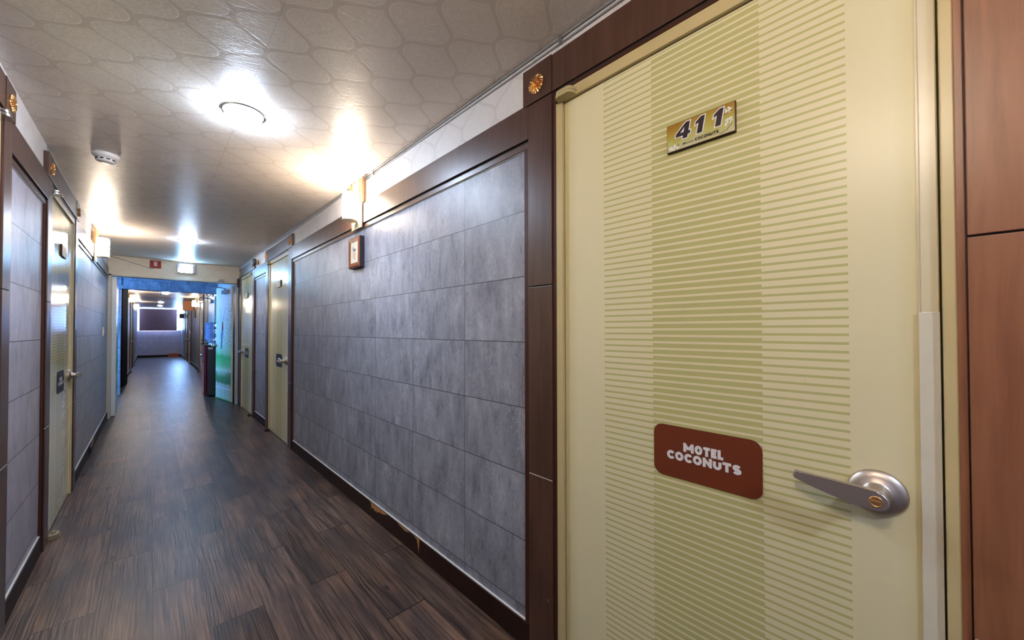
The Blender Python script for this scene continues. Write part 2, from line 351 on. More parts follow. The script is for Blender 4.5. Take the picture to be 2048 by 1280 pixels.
# ------------------------------------------------------------------ mesh helper
class MB:
    def __init__(s): s.bm = bmesh.new(); s.mats = []
    def mi(s, m):
        if m not in s.mats: s.mats.append(m)
        return s.mats.index(m)
    def box(s, x0, x1, y0, y1, z0, z1, m=None, bev=0.0):
        x0, x1 = sorted((x0, x1)); y0, y1 = sorted((y0, y1)); z0, z1 = sorted((z0, z1))
        r = bmesh.ops.create_cube(s.bm, size=1.0)
        for v in r['verts']:
            v.co = Vector(((x0+x1)/2 + v.co.x*(x1-x0), (y0+y1)/2 + v.co.y*(y1-y0), (z0+z1)/2 + v.co.z*(z1-z0)))
        fs = list({f for v in r['verts'] for f in v.link_faces})
        if m:
            i = s.mi(m)
            for f in fs: f.material_index = i
        if bev > 0:
            es = list({e for v in r['verts'] for e in v.link_edges})
            bb = bmesh.ops.bevel(s.bm, geom=es, offset=bev, segments=2, affect='EDGES', profile=0.6)
            if m:
                for f in bb['faces']: f.material_index = i
        return s
    def poly(s, pts, m=None):
        vs = [s.bm.verts.new(p) for p in pts]; f = s.bm.faces.new(vs)
        if m: f.material_index = s.mi(m)
        return f
    def prism(s, pts, d, m=None, bev=0.0):
        """pts: closed 3-D outline, extruded by vector d"""
        d = Vector(d); a = [s.bm.verts.new(Vector(p)) for p in pts]; b = [s.bm.verts.new(Vector(p)+d) for p in pts]
        n = len(pts); fs = [s.bm.faces.new(a[::-1]), s.bm.faces.new(b)]
        for k in range(n): fs.append(s.bm.faces.new((a[k], a[(k+1) % n], b[(k+1) % n], b[k])))
        i = s.mi(m) if m else 0
        for f in fs: f.material_index = i
        if bev > 0:
            es = list({e for f in fs[:2] for e in f.edges})
            bb = bmesh.ops.bevel(s.bm, geom=es, offset=bev, segments=2, affect='EDGES', profile=0.6)
            for f in bb['faces']: f.material_index = i
        return s
    def lathe(s, prof, org, axis, m=None, seg=40, caps=True):
        """prof: list of (radius, distance along axis)"""
        ax = Vector(axis).normalized(); t = ax.orthogonal().normalized(); b = ax.cross(t); org = Vector(org)
        i = s.mi(m) if m else 0; rings = []
        for r, h in prof:
            rings.append([s.bm.verts.new(org + ax*h + (t*math.cos(2*PI*k/seg) + b*math.sin(2*PI*k/seg))*max(r, 1e-5)) for k in range(seg)])
        for A, B in zip(rings, rings[1:]):
            for k in range(seg):
                f = s.bm.faces.new((A[k], A[(k+1) % seg], B[(k+1) % seg], B[k])); f.material_index = i; f.smooth = True
        if caps:
            for R, rev in ((rings[0], True), (rings[-1], False)):
                f = s.bm.faces.new(R[::-1] if rev else R); f.material_index = i
        return s
    def tube(s, pts, r, m=None, seg=8):
        pts = [Vector(p) for p in pts]; i = s.mi(m) if m else 0; rings = []
        for k, p in enumerate(pts):
            d = (pts[min(k+1, len(pts)-1)] - pts[max(k-1, 0)]).normalized()
            ref = Vector((0, 0, 1)) if abs(d.z) < 0.9 else Vector((0, 1, 0))
            t = d.cross(ref).normalized(); b = d.cross(t)
            rings.append([s.bm.verts.new(p + (t*math.cos(2*PI*q/seg) + b*math.sin(2*PI*q/seg))*r) for q in range(seg)])
        for A, B in zip(rings, rings[1:]):
            for k in range(seg):
                f = s.bm.faces.new((A[k], A[(k+1) % seg], B[(k+1) % seg], B[k])); f.material_index = i; f.smooth = True
        s.bm.faces.new(rings[0][::-1]).material_index = i; s.bm.faces.new(rings[-1]).material_index = i
        return s
    def build(s, name, parent=None, mat=None, loc=None, **props):
        bmesh.ops.recalc_face_normals(s.bm, faces=s.bm.faces)
        me = bpy.data.meshes.new(name); s.bm.to_mesh(me); s.bm.free()
        for m in (s.mats or [mat]): me.materials.append(m)
        o = bpy.data.objects.new(name, me); COL.objects.link(o)
        if loc: o.location = loc
        if parent: o.parent = parent
        for k, v in props.items(): o[k] = v
        return o
def tag(o, label=None, cat=None, group=None, kind=None):
    if label: o['label'] = label
    if cat: o['category'] = cat
    if group: o['group'] = group
    if kind: o['kind'] = kind
    return o
def empty(name, loc, *a, **k):
    o = bpy.data.objects.new(name, None); COL.objects.link(o); o.location = loc; o.empty_display_size = 0.1
    return tag(o, *a, **k)
def struct(o, label, cat): return tag(o, label, cat, kind='structure')
def under(mb, name, root, mat=None):
    """build a mesh given in world coordinates as a child of an Empty at root.location"""
    L = Vector(root['_w']) if '_w' in root else root.location
    bmesh.ops.translate(mb.bm, verts=mb.bm.verts, vec=-L)
    return mb.build(name, root, mat)

# ------------------------------------------------------------------ text
def text_mesh(body, offset=0.0, extrude=0.0, shear=0.0):
    cu = bpy.data.curves.new('t', 'FONT'); cu.body = body; cu.size = 1.0; cu.offset = offset; cu.extrude = extrude
    cu.shear = shear; cu.align_x = 'CENTER'; cu.resolution_u = 3; cu.space_character = 1.08
    ob = bpy.data.objects.new('t', cu); COL.objects.link(ob)
    dg = bpy.context.evaluated_depsgraph_get(); me = bpy.data.meshes.new_from_object(ob.evaluated_get(dg))
    bpy.data.objects.remove(ob); bpy.data.curves.remove(cu)
    return me
STROKES = {  # heavy block capitals in a 1 x 1 cell, stroked
 'M': [[(0, 0), (0, 1)], [(1, 0), (1, 1)], [(0.02, 1), (0.5, 0.22)], [(0.5, 0.22), (0.98, 1)]], 'T': [[(0, 1), (1, 1)], [(0.5, 1), (0.5, 0)]], 'E': [[(1, 1), (0, 1), (0, 0), (1, 0)], [(0, 0.5), (0.85, 0.5)]],
 'L': [[(0, 1), (0, 0), (1, 0)]], 'N': [[(0, 0), (0, 1)], [(1, 0), (1, 1)], [(0, 1), (1, 0)]],
 'O': [[(0.5+0.5*math.cos(2*PI*k/20), 0.5+0.5*math.sin(2*PI*k/20)) for k in range(21)]],
 'C': [[(0.5+0.5*math.cos(a), 0.5+0.5*math.sin(a)) for a in [0.62+(2*PI-1.24)*k/16 for k in range(17)]]],
 'U': [[(0, 1), (0, 0.38)] + [(0.5-0.5*math.cos(PI*k/10), 0.38-0.38*math.sin(PI*k/10)) for k in range(1, 10)] + [(1, 0.38), (1, 1)]],
 'S': [[(0.5+0.46*math.cos(a), 0.745+0.255*math.sin(a)) for a in [0.35+k*(1.5*PI-0.35)/9 for k in range(10)]] + [(0.5+0.48*math.cos(a), 0.245+0.245*math.sin(a)) for a in [PI/2-k*(1.5*PI-0.35)/9 for k in range(1, 10)]]]}
def block_text(mb, body, x_c, y_base, width, height, frame, mat, depth=0.0023, sw=0.31):
    rel = {'M': 1.75, 'N': 1.1, 'O': 1.1, 'L': 0.85, 'E': 0.9, 'T': 1.45, 'C': 1.1, 'S': 0.95, 'U': 0.95}
    hw = sw*0.5*height; i = mb.mi(mat); d0 = depth; gap = 0.085*height
    lp = [0.0 if c == 'T' else hw for c in body]; rp = [0.0 if c in 'TLE' else (0.35*hw if c == 'C' else hw) for c in body]
    ws = [rel.get(c, 1.0) for c in body]; k = (width - sum(lp) - sum(rp) - gap*(len(body)-1))/sum(ws); x = x_c - width/2
    for c, cw, pl, pr in zip(body, ws, lp, rp):
        wpx = cw*k; x += pl
        for path in STROKES[c]:
            P = [(x+px*wpx, y_base + hw + py*(height-2*hw)) for px, py in path]
            closed = path[0] == path[-1] or (abs(path[0][0]-path[-1][0]) < 1e-6 and abs(path[0][1]-path[-1][1]) < 1e-6)
            L, Rr = [], []
            for q, (px, py) in enumerate(P):
                if closed: a = P[q-1] if q > 0 else P[-2]; e = P[q+1] if q < len(P)-1 else P[1]
                else: a = P[max(q-1, 0)]; e = P[min(q+1, len(P)-1)]
                d1 = Vector((px-a[0], py-a[1])); d2 = Vector((e[0]-px, e[1]-py))
                if d1.length < 1e-9: d1 = d2
                if d2.length < 1e-9: d2 = d1
                n1 = Vector((-d1.y, d1.x)).normalized(); n2 = Vector((-d2.y, d2.x)).normalized(); m = n1+n2; m = m/max(0.55, m.dot(n1))
                ex = Vector((0, 0))
                vert_ = abs((d2 if q == 0 else d1).y) > abs((d2 if q == 0 else d1).x)
                if not closed and q == 0 and len(P) <= 5 and vert_ and abs((d2 if q == 0 else d1).x) < 1e-6: ex = -d2.normalized()*hw
                if not closed and q == len(P)-1 and len(P) <= 5 and vert_ and abs((d2 if q == 0 else d1).x) < 1e-6: ex = d1.normalized()*hw
                if c == 'E' and len(P) == 2: ex = Vector((0, 0))
                L.append((px+m.x*hw+ex.x, py+m.y*hw+ex.y)); Rr.append((px-m.x*hw+ex.x, py-m.y*hw+ex.y))
            for q in range(len(P)-1):
                vs = [mb.bm.verts.new(frame(*u_, d0)) for u_ in (L[q], L[q+1], Rr[q+1], Rr[q])]; mb.bm.faces.new(vs).material_index = i
            d0 += 0.00005
        x += wpx + pr + gap
def put_text(mb, body, x_c, y_base, width, height, frame, mat, offset=0.0, shear=0.0, depth=0.0004, grow=0.0):
    """frame(px, py, pd) -> world; fits the text's bounding box to width x height"""
    me = text_mesh(body, offset, 0.0, shear)
    xs = [v.co.x for v in me.vertices]; ys = [v.co.y for v in me.vertices]
    x0, x1, y0, y1 = min(xs), max(xs), min(ys), max(ys)
    sx = (width+2*grow)/(x1-x0); sy = (height+2*grow)/(y1-y0)
    vs = [mb.bm.verts.new(frame(x_c + (v.co.x-(x0+x1)/2)*sx, y_base - grow + (v.co.y-y0)*sy, depth)) for v in me.vertices]
    i = mb.mi(mat)
    for p in me.polygons:
        try: f = mb.bm.faces.new([vs[k] for k in p.vertices]); f.material_index = i
        except ValueError: pass
    bpy.data.meshes.remove(me)

# ------------------------------------------------------------------ setting
XR, XL, ZC = 1.08, -0.443, 2.333
YB, YW, YW2, YN, YE = -2.6, 7.83, 7.95, 10.62, 24.4       # back, cross wall, its far face, beam, end wall
ZR0, ZR1 = 2.005, 2.14                                     # rail
b = MB(); b.box(-2.6, 1.3, YB-0.1, YE+0.15, -0.1, 0.0)
struct(b.build('floor', mat=M_['floor']), 'dark wood-look vinyl plank floor running down the corridor', 'floor')
b = MB(); b.box(-2.6, 1.3, YB-0.1, YE+0.15, ZC, ZC+0.1)
struct(b.build('ceiling', mat=M_['ceil']), 'beige ceiling papered in an ogee damask pattern', 'ceiling')

R_DOORS = [  # y0, hinge side, sign, labels
    (-0.085, 'hi'), (4.566, 'hi'), (6.545, 'lo'), (11.55, 'hi'), (13.75, 'hi'), (18.35, 'lo'), (20.2, 'hi')]
L_DOORS = [(1.508, 'hi'), (3.503, 'lo'), (15.9, 'lo'), (18.0, 'hi')]
DW = 0.954
def wall(name, side, spans, doors, label, tile):
    """tiled wall with papered top; openings left for the doors"""
    X = XR if side > 0 else XL; X2 = X + 0.12*side
    b = MB()
    for a, c in spans:
        cuts = [(y0, y0+DW) for y0, h in doors if y0 >= a-0.01 and y0+DW <= c+0.01]
        y = a
        for d0, d1 in sorted(cuts):
            if d0 > y: b.box(X, X2, y, d0, 0, 2.06, tile); b.box(X, X2, y, d0, 2.06, ZC, M_['paper'])
            b.box(X, X2, d0, d1, 2.12, ZC, M_['paper']); y = d1
        if c > y: b.box(X, X2, y, c, 0, 2.06, tile); b.box(X, X2, y, c, 2.06, ZC, M_['paper'])
    return struct(b.build(name), label, 'wall')
wall('wall_right', 1, [(YB, YE)], R_DOORS, 'right corridor wall in grey stone tile under pale damask paper', M_['tile'])
wall('wall_left', -1, [(YB, YW)], L_DOORS[:2], 'left corridor wall in grey stone tile before the fire door frame', M_['tilel'])
wall('wall_left', -1, [(12.66, YE)], L_DOORS[2:], 'left wall of the far corridor beyond the blue beam', M_['tilel'])
b = MB(); b.box(-0.6, 1.2, YB-0.1, YB, 0, ZC); struct(b.build('wall_back', mat=M_['plaster']), 'plain wall closing the corridor behind the viewer', 'wall')
# end wall with its window opening
b = MB()
WX0, WX1, WZ0, WZ1 = -0.40, 1.05, 1.25, 2.305
b.box(XL-0.1, XR+0.1, YE, YE+0.12, 0, WZ0, M_['tilex']); b.box(XL-0.1, XR+0.1, YE, YE+0.12, WZ1, ZC, M_['tilex'])
b.box(XL-0.1, WX0, YE, YE+0.12, WZ0, WZ1, M_['tilex']); b.box(WX1, XR+0.1, YE, YE+0.12, WZ0, WZ1, M_['tilex'])
struct(b.build('wall_end'), 'tiled wall below the window at the end of the corridor', 'wall')
wroot = empty('window_1', (0.32, YE+0.06, WZ0), 'bright window behind the mauve blind at the corridor end', 'window', kind='structure')
b = MB()
for x0, x1, z0, z1 in ((WX0, WX1, WZ0, WZ0+0.03), (WX0, WX1, WZ1-0.03, WZ1), (WX0, WX0+0.03, WZ0, WZ1), (WX1-0.03, WX1, WZ0, WZ1), (0.31, 0.34, WZ0, WZ1)):
    b.box(x0, x1, YE+0.05, YE+0.09, z0, z1)
under(b, 'window_frame', wroot, M_['plastic'])
b = MB(); b.box(WX0+0.03, WX1-0.03, YE+0.10, YE+0.104, WZ0+0.03, WZ1-0.03); under(b, 'pane', wroot, M_['sky'])
b = MB(); b.box(WX0-0.01, WX1+0.01, YE-0.02, YE+0.05, WZ0-0.02, WZ0, bev=0.002); under(b, 'window_sill', wroot, M_['plastic'])
# lobby between the two openings
b = MB()
b.box(-2.6, XL, YW, YW2, 0, ZC)                                  # back of the cross wall, left part
struct(b.build('wall_lobby', mat=M_['plaster']), 'plastered lobby wall left of the fire doors', 'wall')
b = MB(); b.box(-2.6, -2.35, YW2, YN+0.2, 0, 0.85); b.box(-2.6, -2.35, YW2, YN+0.2, 2.25, ZC)
b.box(-2.6, -2.35, YW2, 8.4, 0.85, 2.25); b.box(-2.6, -2.35, 10.2, YN+0.2, 0.85, 2.25)
struct(b.build('wall_lobby', mat=M_['plaster']), 'outer lobby wall holding the daylight window', 'wall')
b = MB(); b.box(-1.5, -1.4, YN+0.25, 12.66, 0, ZC); b.box(-1.4, XL-0.12, 12.66, 12.76, 0, ZC)
struct(b.build('wall_alcove', mat=M_['plaster']), 'dim side recess behind the black door leaf', 'wall')
wl = empty('window_2', (-2.35, 9.3, 0.85), 'lobby window letting blue daylight in, hidden left of the fire door', 'window', kind='structure')
b = MB()
for y0, y1, z0, z1 in ((8.4, 10.2, 0.85, 0.89), (8.4, 10.2, 2.21, 2.25), (8.4, 8.44, 0.85, 2.25), (10.16, 10.2, 0.85, 2.25)):
    b.box(-2.42, -2.36, y0, y1, z0, z1)
under(b, 'window_frame', wl, M_['plastic'])
b = MB(); b.box(-2.45, -2.44, 8.44, 10.16, 0.89, 2.21); under(b, 'pane', wl, M_['skyl'])
b = MB(); b.box(-2.6, -0.425, YN, YN+0.25, 0, ZC)
struct(b.build('wall_lobby', mat=M_['bluetile']), 'blue-lit tiled pier at the far left of the lobby', 'wall')
# cross wall header (papered) with steel frame
b = MB(); b.box(XL, XR, YW, YW2, 2.066, ZC); struct(b.build('wall_header', mat=M_['paperx']), 'cream papered header above the open fire doors', 'wall')
b = MB()
b.box(XL, XL+0.035, YW-0.015, YW2+0.015, 0, 2.066); b.box(XR-0.034, XR, YW-0.015, YW2+0.015, 0, 2.066); b.box(XL, XR, YW-0.015, YW2+0.015, 2.045, 2.066)
struct(b.build('trim_1', mat=simple('greige_steel_frame', (0.42, 0.40, 0.33), 0.35)), 'greige steel frame around the open fire doors', 'door frame')
b = MB(); b.box(-0.425, XR, YN, YN+0.25, 2.085, ZC); b.box(-0.48, -0.42, YN-0.02, YN+0.1, 2.15, ZC)
b.box(-0.425, XR, YN-0.012, YN+0.0, 2.085, 2.115)
struct(b.build('trim_2', mat=M_['bluetile']), 'blue-lit beam crossing the corridor behind the fire doors', 'beam')

# ------------------------------------------------------------------ trim
def bx(b, side, d0, d1, y0, y1, z0, z1, m=None, bev=0.0):
    """d = distance out of the wall plane into the corridor"""
    X = XR if side > 0 else XL
    b.box(X - side*d0, X - side*d1, y0, y1, z0, z1, m, bev)
trim_no = [2]
def tname(): trim_no[0] += 1; return 'trim_%d' % trim_no[0]
def post(b, side, y0, y1, zt=2.132, mat=None):
    bx(b, side, 0, 0.012, y0, y1, 0, zt, M_['dark'])
    for z0, z1 in ((0.0, 0.693), (0.697, 1.4165), (1.4205, zt)): bx(b, side, 0.0, 0.018, y0, y1, z0, z1, mat or M_['brown'], 0.0015)
    bx(b, side, 0.0, 0.0165, y0+0.004, y1-0.001, 0.6925, 0.6965, M_['caulk'])
def rosette(root, side, y, z, r=0.037):
    X = (XR if side > 0 else XL) - side*0.022
    b = MB(); nx = Vector((-side, 0, 0))
    def P(rad, ang, h): return Vector((X, y + rad*math.cos(ang), z + rad*math.sin(ang))) + nx*h
    N = 24
    b.lathe([(r*0.9, 0), (r*0.86, 0.003), (0.004, 0.004)], (X, y, z), nx, seg=24)
    for ring, (ri, ro, h0, n, wd) in enumerate(((0.010, r, 0.011, 20, 0.30), (0.001, r*0.42, 0.014, 9, 0.36))):
        for k in range(n):
            a = 2*PI*(k+0.5*ring)/n; da = wd*2*PI/n
            v = [b.bm.verts.new(P(ri, a-da*0.5, h0*0.7)), b.bm.verts.new(P(ro*0.96, a-da, 0.004)), b.bm.verts.new(P(ro, a, 0.005)),
                 b.bm.verts.new(P(ro*0.96, a+da, 0.004)), b.bm.verts.new(P(ri, a+da*0.5, h0*0.7)), b.bm.verts.new(P(ro*0.75, a, h0))]
            for q in ((0, 1, 5), (1, 2, 5), (2, 3, 5), (3, 4, 5), (4, 0, 5)): b.bm.faces.new([v[i] for i in q])
    o = under(b, 'rosette', root, M_['gold']); o['label'] = 'gold sunburst rosette'
def surround(side, y0, label, near_post=True, far_post=True, nmat=None):
    y1 = y0+DW; X = XR if side > 0 else XL
    root = empty(tname(), (X, (y0+y1)/2, 0), label, 'door surround', kind='structure')
    if far_post: b = MB(); post(b, side, y1+0.012, y1+0.131); bx(b, side, 0, 0.0135, y1-0.004, y1+0.0115, 0, 2.13, M_['redge']); under(b, 'post', root)
    if near_post:
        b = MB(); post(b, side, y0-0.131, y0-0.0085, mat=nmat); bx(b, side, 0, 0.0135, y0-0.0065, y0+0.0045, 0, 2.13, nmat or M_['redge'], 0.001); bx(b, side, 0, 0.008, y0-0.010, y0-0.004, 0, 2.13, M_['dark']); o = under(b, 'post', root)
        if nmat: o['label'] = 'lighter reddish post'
    b = MB(); bx(b, side, 0, 0.012, y0-0.15, y1+0.15, 2.12, 2.272, M_['dark'])
    bx(b, side, 0, 0.020, y0-0.006, y1+0.006, 2.136, 2.272, M_['brown'], 0.0015)
    bx(b, side, 0, 0.0135, y0, y1, 2.1195, 2.129, M_['redge'])
    under(b, 'header', root)
    for ya, yb in ((y1+0.009, y1+0.155), (y0-0.155, y0-0.009)):
        b = MB(); bx(b, side, 0, 0.022, ya, yb, 2.1345, 2.275, M_['brown'], 0.0015); under(b, 'corner_block', root)
        rosette(root, side, (ya+yb)/2, 2.196)
    return root
def panel(side, y0, y1, label, ends=(True, True)):
    """rail, inner moulding around a tiled field between y0 and y1 (post faces)"""
    X = XR if side > 0 else XL
    root = empty(tname(), (X, (y0+y1)/2, 2.0), label, 'wall trim', kind='structure')
    b = MB(); bx(b, side, 0, 0.018, y0, y1, ZR0, ZR1, M_['brown'], 0.0015); bx(b, side, 0, 0.006, y0, y1, 1.994, ZR0, M_['dark']); under(b, 'rail', root)
    b = MB(); bx(b, side, 0, 0.010, y0, y1, 1.972, 1.996, M_['brown'], 0.001); bx(b, side, 0, 0.004, y0, y1, 1.969, 1.972, M_['caulk'])
    if ends[0]: bx(b, side, 0, 0.010, y0, y0+0.028, 0.10, 1.974, M_['redge'], 0.001)
    if ends[1]: bx(b, side, 0, 0.010, y1-0.028, y1, 0.10, 1.974, M_['redge'], 0.001)
    under(b, 'moulding', root)
    return root
def baseboard(side, y0, y1, label):
    n = 'baseboard_right' if side > 0 else 'baseboard_left'; X = XR if side > 0 else XL
    b = MB(); bx(b, side, 0, 0.011, y0, y1, 0, 0.099, M_['base'], 0.0015)
    o = b.build(n); struct(o, label, 'baseboard')
    b = MB(); bx(b, side, 0, 0.007, y0, y1, 0.0992, 0.104, M_['caulk']); c = b.build('caulk_line', o); c['label'] = 'pale caulk line'
    return o

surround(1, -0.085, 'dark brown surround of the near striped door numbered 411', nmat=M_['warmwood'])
surround(1, 4.566, 'dark brown surround of the second striped door on the right')
surround(1, 6.545, 'dark brown surround of the third right door beside the fire doors')
surround(-1, 1.508, 'brown surround post at the left edge of the picture')
surround(-1, 3.503, 'brown surround of the striped door on the left wall')
panel(1, 1.001, 4.434, 'brown rail over the long tiled field beside door 411')
panel(1, 5.652, 6.413, 'brown rail over the narrow tiled field between two right doors')
panel(1, 7.632, 7.80, 'short brown rail between the third right door and the fire doors')
panel(-1, 2.594, 3.371, 'brown rail over the short tiled field at the left')
panel(-1, 4.590, 7.60, 'brown rail over the long tiled field on the left', (True, False))
bR = baseboard(1, 1.001, 4.434, 'dark baseboard with splintered orange patches below the long tiled field')
baseboard(1, 5.652, 6.413, 'dark baseboard between the second and third right doors')
baseboard(1, 7.632, 7.80, 'tiny dark baseboard beside the fire door frame on the right')
baseboard(-1, 2.594, 3.371, 'dark baseboard of the short tiled field at the left')
bL = baseboard(-1, 4.590, 7.81, 'dark baseboard with one broken spot on the left wall')
# splintered patches
def patch(parent, side, pts):
    X = (XR if side > 0 else XL) - side*0.0112; b = MB()
    b.prism([(X, y, z) for y, z in pts], (-side*0.0006, 0, 0)); o = b.build('exposed_wood', parent, M_['rawwood']); o['label'] = 'splintered orange patch'
patch(bR, 1, [(2.47, 0.0985), (2.455, 0.085), (2.452, 0.05), (2.44, 0.07), (2.41, 0.068), (2.40, 0.055), (2.385, 0.07), (2.36, 0.062), (2.34, 0.075), (2.28, 0.08), (2.22, 0.0985)])
patch(bR, 1, [(2.09, 0.0985), (2.05, 0.091), (1.99, 0.085), (1.94, 0.0985)])
patch(bR, 1, [(1.90, 0.0985), (1.862, 0.090), (1.848, 0.060), (1.843, 0.022), (1.838, 0.06), (1.835, 0.0985)])
patch(bL, -1, [(5.80, 0.097), (5.84, 0.075), (5.95, 0.06), (6.03, 0.075), (6.06, 0.097)])
b = MB(); b.box(XL+0.0112, XL+0.028, 5.62, 5.78, 0.03, 0.088, M_['dark'], 0.004); o = b.build('broken_edge', bL); o['label'] = 'dark broken splinter'

# right-hand wood panel nearest the viewer and everything behind him
b = MB()
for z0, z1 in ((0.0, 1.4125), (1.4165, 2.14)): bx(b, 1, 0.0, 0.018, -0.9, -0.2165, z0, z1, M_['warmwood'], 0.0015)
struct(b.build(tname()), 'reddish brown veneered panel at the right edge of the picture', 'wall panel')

# ------------------------------------------------------------------ doors
door_no = [0]
def door(side, y0, hinge, label, sign='navy', cap='cream', number=None, lettering=True, detail=True, frost=False):
    door_no[0] += 1
    X = XR if side > 0 else XL; nx = -side
    fh, fg = 0.021, 0.032                                     # frame widths on handle side / hinge side
    if hinge == 'hi': ys, dr = y0+0.025, 1
    else: ys, dr = y0+DW-0.025, -1
    root = empty('door_%d' % door_no[0], (X, ys, 0), label, 'door', kind='structure')
    Y = lambda s: ys + dr*s
    XX = lambda d: X + nx*d
    W = 0.893
    def B(b, s0, s1, d0, d1, z0, z1, m=None, bev=0.0): b.box(XX(d0), XX(d1), Y(s0), Y(s1), z0, z1, m, bev)
    b = MB(); B(b, -fh, -0.003, -0.10, 0.012, 0, 2.105, None, 0.002); B(b, W+0.003, W+fg, -0.10, 0.012, 0, 2.105, None, 0.002)
    B(b, -fh, W+fg, -0.10, 0.012, 2.081, 2.119, None, 0.002); B(b, -0.003, W+0.003, -0.10, -0.05, 0, 2.081)
    under(b, 'door_frame', root, M_['cream'])['label'] = 'cream painted steel door frame'
    b = MB(); B(b, 0, W, -0.042, 0.0, 0.008, 2.078, None, 0.0012)
    o = b.build('door_leaf', root, M_['leafn'] if number else (M_['leafp'] if dr > 0 else M_['leafm']))
    bm = bmesh.new(); bm.from_mesh(o.data); bmesh.ops.translate(bm, verts=bm.verts, vec=-Vector((X, ys, 0))); bm.to_mesh(o.data); bm.free()
    o['label'] = 'cream leaf with olive stripes'
    if detail:
        b = MB(); B(b, 0.001, 0.024, -0.002, 0.0035, 0.010, 2.076, M_['strip'], 0.0012)
        B(b, 0.0245, 0.0275, -0.001, 0.0012, 0.010, 2.076, M_['groove'])
        if number: B(b, 0.0, 0.0275, 0.0030, 0.0044, 0.0105, 1.283, M_['groove'], 0.0006)
        under(b, 'edge_strip', root)['label'] = 'pale protective edge strip'
    # pivot caps
    for nm, z0, z1, dd in (('hinge_cap', 2.079, 2.103, 0.036), ('floor_pivot', 0.001, 0.026, 0.045)):
        b = MB(); m = {'cream': M_['creamcap'], 'chrome': M_['chrome'], 'brass': M_['dullbrass']}[cap]
        if nm == 'floor_pivot': m = M_['pivot'] if cap == 'brass' else M_['dullcap']
        s0, s1 = W-0.062, W+0.016
        pts = []
        for k in range(7):
            a = PI/2*k/6; pts.append((s0 + 0.045*(1-math.cos(a)) - 0.0, dd*math.sin(a)*1.0))
        out = [(s0, -0.0)] + [(s0+0.02*(1-math.cos(PI/2*k/6)), 0.008+(dd-0.008)*math.sin(PI/2*k/6)) for k in range(7)]
        out += [(s1-0.02*(1-math.cos(PI/2*k/6)), 0.008+(dd-0.008)*math.sin(PI/2*k/6)) for k in range(6, -1, -1)] + [(s1, 0.0)]
        zm = (z0+z1)/2
        for za, zb, f in ((z0, zm-0.001, 1.0), (zm+0.001, z1, 0.93)):
            b.prism([(XX(0.0121 + d*f), Y(s), za) for s, d in out], (0, 0, zb-za), m, 0.0015)
        if nm == 'floor_pivot': b.lathe([(0.008, 0), (0.008, 0.02)], (XX(0.03), Y(W-0.025), 0.02), (0, 0, 1), m, 12)
        under(b, nm, root)
    # handle
    hs, hz = 0.089, 0.914
    org = Vector((XX(0.0), Y(hs), hz)); ax = Vector((nx, 0, 0))
    b = MB(); b.lathe([(0.046, 0.0), (0.0462, 0.004), (0.043, 0.009), (0.034, 0.0125), (0.024, 0.0145), (0.0205, 0.018), (0.0195, 0.026), (0.0155, 0.030), (0.0145, 0.050)], org, ax, M_['nickel'], 48)
    hroot = under(b, 'door_handle', root); hroot['label'] = 'satin nickel lever handle with round rose'
    b = MB(); pts = []
    for k in range(13):
        a = -PI/2 - PI*k/12; pts.append((0.0195*math.cos(a), 0.0195*math.sin(a)))      # round head (away from the tip)
    topc = [(0.03, 0.0205), (0.07, 0.0212), (0.10, 0.0220), (0.130, 0.0235)]
    botc = [(0.134, 0.0120), (0.131, 0.0055), (0.10, -0.0030), (0.07, -0.0100), (0.035, -0.0170)]
    # curve back towards the door at the tip
    prof = pts[::1]
    prof = [(x, z) for x, z in prof] + topc + botc
    def D(s): return 0.050 - 0.010*s/0.13
    a1 = [b.bm.verts.new((XX(D(s)), Y(hs+s), hz+z)) for s, z in prof]; a2 = [b.bm.verts.new((XX(D(s)+0.013-0.003*s/0.13), Y(hs+s), hz+z)) for s, z in prof]
    n = len(prof); fs = [b.bm.faces.new(a1[::-1]), b.bm.faces.new(a2)]
    for k in range(n): fs.append(b.bm.faces.new((a1[k], a1[(k+1) % n], a2[(k+1) % n], a2[k])))
    es = list({e for f in fs[:2] for e in f.edges}); bmesh.ops.bevel(b.bm, geom=es, offset=0.0025, segments=3, affect='EDGES')
    Lw = Vector(root.location); bmesh.ops.translate(b.bm, verts=b.bm.verts, vec=-Lw); b.build('lever', hroot, M_['nickel'])
    if detail:
        b = MB(); co = Vector((XX(0.063), Y(hs), hz))
        b.lathe([(0.0105, 0), (0.0105, 0.0012), (0.009, 0.0018), (0.0085, 0.0006)], co, ax, M_['gold'], 24); b.box(co.x+nx*0.0006, co.x+nx*0.0026, co.y-0.007, co.y+0.007, co.z-0.0012, co.z+0.0012, M_['brass'])
        bmesh.ops.translate(b.bm, verts=b.bm.verts, vec=-Lw); b.build('key_cylinder', hroot)['label'] = 'brass keyhole'
    # reading frame: px to the right as seen by a reader, py up
    def FR(cy, cz, base_d): return lambda px, py, pd: Vector((XX(base_d+pd), cy - side*px, cz+py))
    sy = Y(0.4265); sz = 0.9015
    # name sign
    b = MB(); sw, sh, r = 0.137, 0.0735, 0.026; pts = []
    for cx, cz, a0 in ((sw-r, sh-r, 0), (-sw+r, sh-r, PI/2), (-sw+r, -sh+r, PI), (sw-r, -sh+r, 1.5*PI)):
        for k in range(7): a = a0 + PI/2*k/6; pts.append((cx + r*math.cos(a), cz + r*math.sin(a)))
    fr = FR(sy, sz, 0.0)
    b.prism([fr(p, q, 0.0002) for p, q in pts], Vector((nx*0.0016, 0, 0)), M_['signb'] if sign == 'brown' else M_['signn'], 0.0004)
    so = under(b, 'name_sign', root); so['label'] = ('reddish brown' if sign == 'brown' else 'dark navy') + ' rounded sign'
